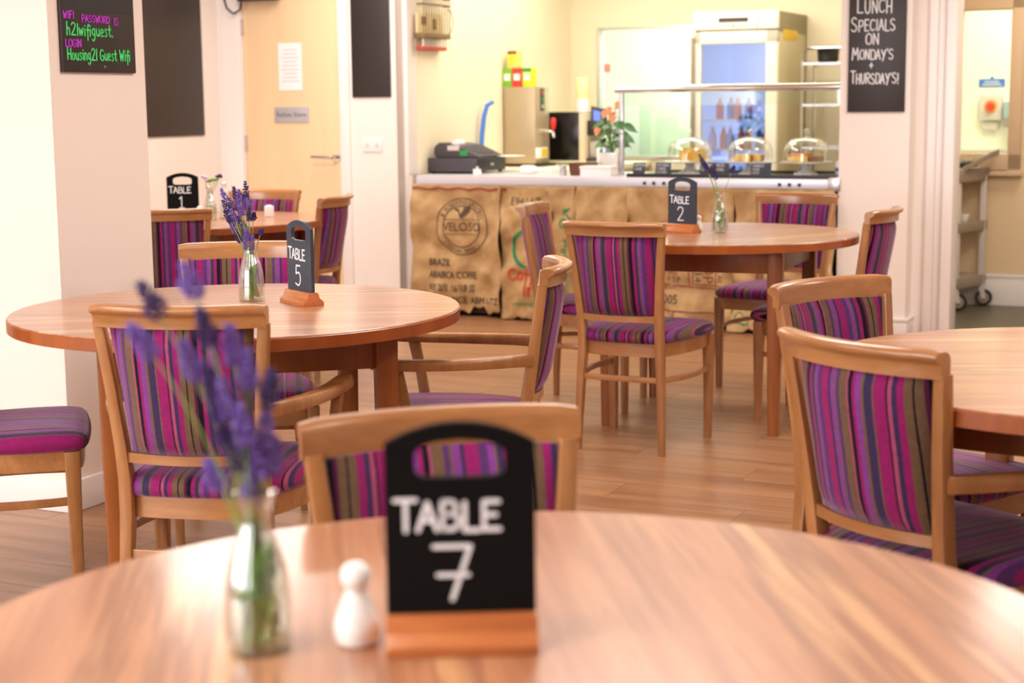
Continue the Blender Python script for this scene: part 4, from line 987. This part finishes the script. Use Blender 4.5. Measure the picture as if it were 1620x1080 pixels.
for (x, y, z) in ((-.05, -.04, .34), (-.02, -.05, .36), (.03, -.03, .39), (-.10, -.03, .24), (-.02, .0, .33), (.01, -.06, .31)):
    MB().tube([(0, 0, .11), (x * .5, y * .5, z * .7), (x, y, z)], .0018, 5).build('stalk', stem_m, t)
    leafm((x, y, z), (.7, -.3, .45), (0, -1, .5), .055, .028, spathe_m, 'flower')
    MB().tube([(x + .01, y - .01, z + .004), (x + .02, y - .02, z + .028)], .003, 6).build('spadix', yellow_m, t)
# sneeze guard
t = thing('sneeze_guard', 'glass sneeze guard on steel posts above the cakes', 'display guard', R(0, 0, 0), RA)
MB().box(-3.44, -3.415, 8.885, 8.915, CT, 1.33).build('post', steel, t, bevel=0.003)
MB().box(-2.20, -2.175, 9.20, 9.23, CT, 1.33).build('post', steel, t, bevel=0.003); MB().box(-3.44, -3.425, 8.9, 9.21, 1.325, 1.35).build('bracket', steel, t, bevel=0.003)
MB().tube([(-3.46, 8.885, 1.335), (-2.07, 8.885, 1.335)], .021, 16).build('rail', chrome, t)
MB().box(-3.44, -2.07, 9.20, 9.23, 1.325, 1.35).build('rail', steel, t, bevel=0.003)
MB().box(-3.44, -2.07, 8.90, 9.22, 1.356, 1.364).build('glass_shelf', glass_g, t, smooth=False)
MB().box(-3.41, -2.07, 8.868, 8.874, 1.24, 1.335).build('glass_front', glass_g, t, smooth=False)
# display tray and cakes
t = thing('display_tray', 'long shallow black display tray under the cake stands', 'tray', R(-2.69, 8.88, CT), RA)
MB().box(-.60, .60, -.26, .26, 0, .010).build('base', black_g, t, bevel=0.002)
MB().box(-.60, .60, -.262, -.25, 0, .022).build('rim', black_p, t, bevel=0.002); MB().box(-.60, .60, .25, .262, 0, .022).build('rim', black_p, t, bevel=0.002)
def cakestand(u, label, labeld, kind):
    z = CT + .010; v_ = 8.90
    t = RT('cake_stand', label, 'cake stand', u, v_, z, 'white pedestal cake stands')
    MB().lathe([(.068, 0), (.066, .006), (.045, .016), (.026, .032), (.022, .050), (.030, .062)], 32).build('pedestal', white_c, t)
    MB().lathe([(.03, .060), (.135, .064), (.148, .068), (.148, .073), (.132, .070), (.03, .069)], 40).build('plate', white_c, t)
    d = RT('cake_dome', labeld, 'glass dome', u, v_, z + .0735, 'glass domes over the cakes')
    P = [(.126, 0), (.126, .055), (.120, .085), (.100, .112), (.065, .130), (.02, .137)]
    MB().loft([[(r * math.cos(2 * PI * j / 40), r * math.sin(2 * PI * j / 40), z_) for j in range(40)] for r, z_ in P + [(r - .003, z_ - (.002 if z_ > .06 else 0)) for r, z_ in P[::-1]]], cap=False).build('dome', glass, d)
    kn = MB().lathe([(.010, .135), (.008, .148), (.014, .156), (.017, .166), (.013, .177), (.004, .182)], 20).build('knob', glass_b, d)
    zc = z + .0740
    if kind == 0:
        c = RT('cake', 'tall cut yellow sponge cake under the left glass dome', 'cake', u + .02, v_, zc)
        MB().loft([[(r * math.cos(a), r * math.sin(a), zz) for a in [i * 4.9 / 24 - 1.2 for i in range(25)]] + [(0, 0, zz)] for r, zz in ((.075, 0), (.08, .02), (.078, .066), (.07, .074))]).build('sponge', sponge_m, c)
        MB().lathe([(.055, 0), (.055, .032), (.05, .036)], 20, (-.085 + .0, -.02, 0)).build('meringue', plain('pale_cream', (240, 232, 206), .7), c) if False else None
    elif kind == 1:
        for i, (x, y, a) in enumerate(((-.07, .0, .1), (-.01, -.03, .0), (.045, .0, -.1), (.0, .055, .3))):
            c = RT('cake', ['leftmost yellow sponge slice under the middle glass dome', 'front yellow sponge slice under the middle glass dome', 'rightmost yellow sponge slice under the middle glass dome', 'rear yellow sponge slice under the middle glass dome'][i], 'cake', u + x, v_ + y, zc, 'sponge slices under the middle dome', a)
            MB().box(-.026, .026, -.022, .022, 0, .038).build('sponge', sponge_m, c, bevel=0.003); MB().box(.024, .030, -.022, .022, .0, .036).build('crust', choc_m, c, bevel=0.002)
    else:
        c = RT('cake', 'pink-topped tray bake under the right glass dome', 'cake', u - .03, v_, zc)
        MB().box(-.06, .05, -.05, .05, 0, .032).build('sponge', sponge_m, c, bevel=0.004); MB().box(-.06, .05, -.05, .05, .032, .044).build('topping', tray_m, c, bevel=0.003)
        c = RT('cake', 'dark brown slice beside the pink-topped tray bake', 'cake', u + .065, v_ - .01, zc)
        MB().box(-.034, .034, -.04, .04, 0, .030).build('crust', choc_m, c, bevel=0.004)
cakestand(-3.009, 'white pedestal cake stand at the left of the display', 'clear glass dome over the tall yellow cake', 0)
cakestand(-2.648, 'white pedestal cake stand in the middle of the display', 'clear glass dome over the sponge slices', 1)
cakestand(-2.327, 'white pedestal cake stand at the right of the display, by the column', 'clear glass dome over the tray bake and dark slice', 2)
cards = [(-3.235, .075, 'LEMON\nCAKE', 'small slate price card furthest left on the display'), (-3.09, .095, 'VICTORIA\nCHEESE\nSCONES', 'small slate price card left of the table 2 sign top'), (-2.83, .09, 'COFFEE\nCAKE', 'small slate price card behind the drooping lavender'), (-2.745, .085, 'FRUIT\nCAKE', 'small slate price card beside the middle cake stand'), (-2.52, .12, 'CARROT\nCAKE\nSLICE', 'widest slate price card, right of the middle cake stand')]
for i, (u, w_, txt, lab) in enumerate(cards):
    c = RT('price_card', lab, 'price card', u, 8.665, CT + .010, 'slate price cards on the display tray', -.12)
    MB().add([(-w_ / 2, 0, 0), (w_ / 2, 0, 0), (w_ / 2, .012, .072), (-w_ / 2, .012, .072), (-w_ / 2, .005, 0), (w_ / 2, .005, 0), (w_ / 2, .017, .072), (-w_ / 2, .017, .072)],
             [(0, 1, 2, 3), (7, 6, 5, 4), (0, 4, 5, 1), (1, 5, 6, 2), (2, 6, 7, 3), (3, 7, 4, 0)]).build('slate', board_d, c, bevel=0.001)
    n_ = txt.count('\n') + 1
    type_mesh(txt, .022 if n_ < 3 else .019, lambda x, z: (x, z * .166 - .0012, z), x0=-w_ * .42, z0=.05, squash=.9).build('lettering', chalk_m, c, smooth=False)
t = RT('red_flower', 'red single flower on a dark stem right of the servery', 'flower', -2.16, 9.12, CT)
MB().tube([(0.08, 0, .16), (.03, 0, .26), (-.02, 0, .32)], .003, 6).build('stem', leaf_m, t); MB().ellipsoid((-.025, 0, .325), (.017, .017, .014)).build('petals', red_m, t)
MB().lathe([(.03, .0), (.045, .02), (.045, .16), (.04, .165)], 20, (.085, 0, 0)).build('pot', black_p, t)
t = RT('blue_carton', 'small blue and white carton at the right end of the counter', 'carton', -2.135, 8.93)
MB().box(-.025, .025, -.03, .03, .012, .085).build('box', white_p, t, bevel=0.002); MB().box(-.0255, .0255, -.031, .031, .03, .05).build('band', soap_m, t)

# ------------------------------------------------------------------ things along the servery's left wall
t = thing('side_counter', 'pale work counter along the left wall of the servery', 'counter', R(-4.40, 10.2, 0), RA)
MB().box(-.26, .36, -.7, .88, .80, .84).build('worktop', serv_m, t, bevel=0.004); MB().box(-.25, .30, -.65, .85, .0, .80).build('carcass', serv_m, t)
t = RT('water_boiler', 'tall steel hot water boiler with a red tap handle', 'water boiler', -4.545, 10.02, .84)
MB().box(-.115, .115, -.12, .12, .02, .53).build('body', boiler_m, t, bevel=0.006)
MB().box(.112, .118, -.035, .035, .37, .52).build('control_panel', dgrey_p, t, bevel=0.002)
for zz, mm in ((.49, red_m), (.445, dgreen_m), (.40, lgrey_p)): MB().tube([(.117, 0, zz), (.121, 0, zz)], .014, 14).build('button', mm, t)
MB().tube([(.11, 0, .235), (.17, 0, .235), (.195, 0, .228), (.2, 0, .19)], [.012, .012, .011, .009], 12).build('tap', chrome, t)
MB().loft([rrect(.195, 0, z, w_, w_, .8, 4) for z, w_ in ((.245, .022), (.27, .034), (.31, .036), (.325, .02))]).build('tap_handle', red_m, t)
MB().box(.112, .125, -.115, .06, .055, .125).build('label', paper_m, t, bevel=0.001); MB().box(.1252, .127, -.04, .05, .063, .118).build('label_print', yel_d, t)
MB().box(-.12, .16, -.12, .12, 0, .02).build('base', black_p, t, bevel=0.003)
for i, (du, z, w_, h_, mm, dd, lab) in enumerate(((-.09, .53, .068, .125, green_m, 0, 'green tea box at the left on top of the boiler'), (-.018, .53, .072, .125, redcard, 0, 'red tea box in the middle on top of the boiler'), (.056, .53, .066, .125, lime_m, 1, 'lime and dark green tea box at the right on top of the boiler'), (-.052, .655, .068, .115, yellow_m, 2, 'yellow tea box stacked on the green and red boxes'))):
    b_ = RT('tea_box', lab, 'tea box', -4.545 + du, 9.95, .84 + z)
    MB().box(-w_ / 2, w_ / 2, -.045, .045, 0, h_).build('carton', mm, b_, bevel=0.002)
    MB().box(-w_ * .32, w_ * .32, -.0465, -.045, h_ * .35, h_ * .7).build('label', paper_m if dd != 2 else lime_m, b_)
    MB().box(-w_ / 2 + .001, w_ / 2 - .001, -.0462, -.044, h_ * .8, h_ * .985).build('top_band', {0: mm, 1: dgreen_m, 2: choc_m}[dd], b_)
t = RT('fly_swat', 'bright blue curved plastic handle leaning behind the till', 'handle', -4.64, 9.55, .84)
MB().tube([(0, -.06, .0), (.005, -.04, .22), (.012, -.02, .34), (.025, .0, .41), (.055, .03, .435)], [.017, .017, .016, .015, .013], 8).build('handle', blue_m, t)
t = RT('coffee_machine', 'black coffee machine with a small lit screen', 'coffee machine', -4.36, 10.42, .84)
MB().box(-.20, .10, -.16, .20, .03, .36).build('body', black_g, t, bevel=0.006)
MB().box(.10, .14, -.17, .20, .03, .355).build('side_trim', plain('cream_plastic', (226, 206, 178), .4), t, bevel=0.004)
MB().box(.14, .21, -.12, .18, .20, .30).build('brew_head', black_p, t, bevel=0.008)
MB().box(.14, .25, -.14, .20, .02, .045).build('drip_tray', dgrey_p, t, bevel=0.004)
MB().box(.15, .23, -.10, .12, .05, .16).build('water_tank', plain('smoky_tank', (180, 176, 168), .25), t, bevel=0.006)
MB().add([(.16, -.10, .28), (.24, -.07, .26), (.24, -.07, .38), (.16, -.10, .40), (.17, -.06, .28), (.25, -.03, .26), (.25, -.03, .38), (.17, -.06, .40)], [(0, 1, 2, 3), (7, 6, 5, 4), (0, 4, 5, 1), (1, 5, 6, 2), (2, 6, 7, 3), (3, 7, 4, 0)]).build('screen_housing', dgrey_p, t, bevel=0.004)
MB().add([(.178, -.0955, .300), (.222, -.079, .290), (.222, -.079, .36), (.178, -.0955, .372)], [(0, 1, 2, 3)]).build('screen', screen_m, t, smooth=False)
for i in range(8):
    c = RT('paper_cup', 'paper cup in the upside-down stack on the coffee machine, ' + ['lowest', 'second up', 'third up', 'fourth up', 'fifth up', 'sixth up', 'seventh up', 'topmost'][i], 'cup', -4.27, 10.34, 1.20 + i * .022, 'paper cups stacked on the coffee machine')
    MB().lathe([(.044, 0), (.043, .008), (.036, .075), (.034, .078)], 22).build('cup', paper_m if i < 4 else cup_m, c)
t = RT('sugar_caddy', 'small rack of blue and white sachets below the coffee machine', 'caddy', -4.06, 10.2, .84)
for i in range(4): MB().box(-.04 + i * .022, -.024 + i * .022, -.02, .02, .0, .12 - .01 * (i % 2)).build('sachet', soap_m if i % 2 else white_p, t, bevel=0.002)
# birdcage decoration
t = thing('wall_birdcage', 'wire birdcage decoration with a red base on the servery wall', 'wall decoration', R(-4.66, 8.83, 1.585), RL)
MB().box(-.16, .16, -.05, .0, -.0, .025).build('base', brick_red, t, bevel=0.01)
MB().box(-.17, .17, -.07, 0, .07, .10).build('shelf', plain('cage_shelf', (120, 98, 60), .6), t, bevel=0.004)
pk = MB()
for i in range(9): pk.tube([(-.15 + i * .0375, -.045, .02), (-.15 + i * .0375, -.045, .075)], .005, 6)
pk.build('pickets', white_c, t)
MB().box(-.165, .165, -.02, -.004, .10, .22).build('back_panel', cage_b, t, bevel=0.003)
MB().box(-.12, -.06, -.024, -.018, .15, .20).build('window', plain('cage_window', (120, 90, 50), .6), t); MB().box(.03, .06, -.024, -.018, .125, .19).build('door', plain('cage_door', (130, 104, 60), .6), t)
wr = MB()
for i in range(11):
    x = -.17 + i * .034; wr.tube([(x, -.06, .10), (x, -.065, .29), (x * .8, -.06, .38), (x * .4, -.045, .45), (0, -.03, .48)], .0036, 5)
for z, k_ in ((.27, 1), (.31, 1), (.38, .82)): wr.tube([(-.175 * k_, -.02, z), (-.17 * k_, -.065, z), (.17 * k_, -.065, z), (.175 * k_, -.02, z)], .006, 5)
wr.build('wires', bcage_m, t)
hk = MB().tube([(.17, -.05, .25), (.22, -.05, .24), (.24, -.05, .18), (.22, -.05, .12), (.17, -.05, .10)], .003, 6).build('handle', bcage_m, t)

# fridge
t = thing('display_fridge', 'tall white glass-door fridge with blue-lit shelves', 'fridge', R(-3.195, 10.72, 0), RA)
w2 = .287
fb = MB(); fb.box(-w2, -w2 + .04, -.32, .37, .08, 1.84); fb.box(w2 - .04, w2, -.32, .37, .08, 1.84); fb.box(-w2, w2, .33, .37, .08, 1.84); fb.box(-w2, w2, -.32, .37, .08, .2); fb.box(-w2, w2, -.32, .37, 1.70, 1.84)
fb.build('cabinet', fridge_s, t, bevel=0.004)
MB().box(-w2, w2, -.37, -.32, 1.725, 1.845).build('top_fascia', fridge_w, t, bevel=0.004)
MB().box(-.11, .09, -.374, -.369, 1.775, 1.802).build('display', dgrey_p, t, bevel=0.002); MB().box(.15, .153, -.3715, -.369, 1.73, 1.84).build('seam', dgrey_p, t); MB().tube([(-.01, -.374, 1.748), (-.01, -.369, 1.748)], .006, 10).build('lock', dgrey_p, t)
dd = MB(); dd.box(-w2, -w2 + .055, -.37, -.32, .12, 1.715); dd.box(w2 - .075, w2, -.37, -.32, .12, 1.715); dd.box(-w2, w2, -.37, -.32, .12, .2); dd.box(-w2, w2, -.37, -.32, 1.635, 1.715)
door = dd.build('door', fridge_w, t, bevel=0.004)
MB().box(-w2 + .055, w2 - .075, -.35, -.344, .2, 1.635).build('pane', glass_mat('fridge_glass', (.80, .86, .95, 1), .14, .5), door, smooth=False)
MB().box(-w2 - .006, -w2 + .016, -.40, -.37, .6, 1.68).build('handle', grey_p, door, bevel=0.003)
MB().box(-w2 + .0402, w2 - .0402, .318, .329, .2, 1.70).box(-w2 + .0402, -w2 + .044, -.31, .32, .2, 1.70).box(w2 - .044, w2 - .0402, -.31, .32, .2, 1.70).build('liner', fridge_glow, t)
for z in (.42, .66, .93, 1.13, 1.36): MB().box(-w2 + .045, w2 - .045, -.28, .31, z, z + .012).build('shelf', white_p, t, bevel=0.002)
MB().box(w2 + .0, w2 + .003, -.22, .12, 1.66, 1.725).build('label', yel_d, t, bevel=0.001)
bc = [redcard, soap_m, redcard, pink_m, redcard, soap_m, redcard]
for zi, zz in enumerate((.672, .942, 1.142)):
    for i in range(7 if zi < 2 else 4):
        b_ = thing('drink_bottle', 'soft drink bottle in the fridge, ' + ['first', 'second', 'third', 'fourth', 'fifth', 'sixth', 'seventh'][i] + ' from left on the ' + ['lowest visible', 'middle', 'upper'][zi] + ' shelf', 'bottle', R(-3.195, 10.72, zz) + R(-.20 + i * .062 + (.05 if zi == 2 else 0), -.2 + .05 * (i % 2), 0), RA, 'soft drink bottles in the fridge')
        MB().lathe([(.024, 0), (.026, .01), (.026, .09), (.012, .125), (.012, .14)], 14).build('bottle', [bc[i], bc[(i + 3) % 7], soap_m if i % 2 else red_m][zi], b_); MB().lathe([(.014, .14), (.014, .155)], 12).build('cap', white_p, b_)
t = thing('wire_rack', 'chrome tube shelving rack between the fridge and the column', 'rack', R(-2.62, 10.75, 0), RA)
for x in (-.19, .25):
    for y in (-.15, .2): MB().tube([(x, y, 0), (x, y, 1.52)], .013, 10).build('post', chrome, t)
for z in (.45, .95, 1.23, 1.50):
    sh = MB(); sh.box(-.19, .25, -.16, -.145, z - .008, z + .008); sh.box(-.19, .25, .195, .21, z - .008, z + .008)
    for i in range(12): sh.box(-.18 + i * .037, -.174 + i * .037, -.15, .2, z - .003, z + .003)
    sh.build('shelf', steel, t)
MB().tube([(-.19, -.15, 1.5), (-.19, -.15, 1.57), (-.16, -.15, 1.6), (.25, -.15, 1.6)], .010, 8).build('top_bar', chrome, t)
t = thing('cooking_pot', 'black cooking pot on the top shelf of the wire rack', 'pot', R(-2.655, 10.68, 1.51), RA)
MB().lathe([(.055, 0), (.068, .01), (.072, .075), (.075, .08), (.06, .082)], 26).build('body', black_p, t)

# things seen in the far kitchen through the right-hand hatch
t = thing('safety_sign', 'small blue sign on the kitchen wall behind the right-hand hatch', 'sign', R(-1.80, 12.018, 1.372), RA)
MB().box(-.09, .09, -.004, 0, -.028, .028).build('plate', soap_m, t)
ln = MB()
for i, w_ in enumerate((.05, .065)): ln.box(-w_, w_, -.0055, -.004, .005 - i * .02, .011 - i * .02)
ln.build('printed_line', white_p, t); MB().ellipsoid((0, -.002, .036), (.012, .003, .012)).build('symbol', soap_m, t)
t = thing('isolator_switch', 'white isolator box with a red knob on the kitchen wall', 'switch', R(-1.797, 12.018, 1.196), RA)
MB().box(-.08, .08, -.05, 0, -.09, .09).build('box', lgrey_p, t, bevel=0.006); MB().tube([(0, -.05, .01), (0, -.054, .01)], .046, 24).build('disc', orange_m, t); MB().tube([(0, -.054, .01), (0, -.08, .01)], .028, 20).build('knob', red_m, t)
MB().box(-.05, .05, -.03, 0, -.16, -.095).build('junction_box', lgrey_p, t, bevel=0.004)
t = thing('towel_dispenser', 'grey wall dispenser at the right edge of the hatch view', 'dispenser', R(-1.655, 12.018, 1.15), RA)
MB().box(-.05, .05, -.09, 0, -.09, .09).build('case', plain('blue_grey', (150, 170, 178), .4), t, bevel=0.012); MB().box(-.04, .04, -.094, -.089, -.085, -.03).build('slot', grey_p, t)
t = thing('kitchen_bench', 'steel kitchen bench edge under the isolator box', 'bench', R(-1.75, 11.85, 0), RA)
MB().box(-.5, .4, -.15, .16, .86, .90).build('worktop', steel, t, bevel=0.004); MB().box(-.45, .35, -.12, .14, 0, .86).build('front', lgrey_p, t)

# service trolley
t = thing('service_trolley', 'grey three-tier service trolley on black castors in the passage', 'trolley', R(-1.60, 10.03, 0), RA)
for x, y in ((-.065 + .02, -.2), (.03, .1)): pass
for (x, y) in ((-.045, -.20), (.055, .10), (-.40, -.20), (-.30, .10)):
    MB().box(x - .018, x + .018, y - .014, y + .014, .13, .80).build('post', lgrey_p, t, bevel=0.004)
    w_ = MB(); w_.tube([(x + .02, y - .012, .055), (x + .02, y + .012, .055)], .050, 22); cst = w_.build('castor', black_p, t)
    MB().tube([(x + .02, y - .014, .055), (x + .02, y + .014, .055)], .034, 20).build('hub', grey_p, cst)
    MB().add([(x - .015, y - .018, .13), (x + .02, y - .018, .13), (x + .035, y - .018, .05), (x + .01, y - .018, .05), (x - .015, y - .024, .13), (x + .02, y - .024, .13), (x + .035, y - .024, .05), (x + .01, y - .024, .05)], [(0, 1, 2, 3), (7, 6, 5, 4), (0, 4, 5, 1), (1, 5, 6, 2), (2, 6, 7, 3), (3, 7, 4, 0)]).build('fork', lgrey_p, cst)
def par(x0a, x1a, ya, x0b, x1b, yb, z0, z1):
    return MB().add([(x0a, ya, z0), (x1a, ya, z0), (x1b, yb, z0), (x0b, yb, z0), (x0a, ya, z1), (x1a, ya, z1), (x1b, yb, z1), (x0b, yb, z1)], [(0, 3, 2, 1), (4, 5, 6, 7), (0, 1, 5, 4), (1, 2, 6, 5), (2, 3, 7, 6), (3, 0, 4, 7)])
for z0, z1 in ((.135, .20), (.47, .53), (.77, .85)): par(-.44, -.02, -.225, -.34, .08, .125, z0, z1).build('shelf', grey_p, t, bevel=0.006)
MB().loft([[(a, b_, c) for a, b_, c in ((x0, y, z), (x0 + .03, y, z + .015), (x0 + .03, y, z - .02), (x0, y, z - .03))] for x0, y, z in ((-.03, -.20, .86), (.02, -.10, .89), (.07, 0, .925), (.11, .10, .945))]).build('handle', grey_p, t, bevel=0.004)
par(-.30, -.06, -.15, -.22, .02, .06, .852, .885).build('cutlery_tray', black_p, t, bevel=0.006)
for i in range(7):
    MB().tube([(-.20 + i * .03, -.12 + i * .02, .888), (-.17 + i * .03, -.02 + i * .015, .905)], [.006, .003], 6).build('cutlery', chrome, t)
t2_ = RT('white_cup', 'small white cup on the middle shelf of the trolley', 'cup', -1.63, 9.97, .53)
MB().lathe([(.018, 0), (.028, .02), (.032, .045), (.030, .045)], 18).build('body', white_c, t2_)
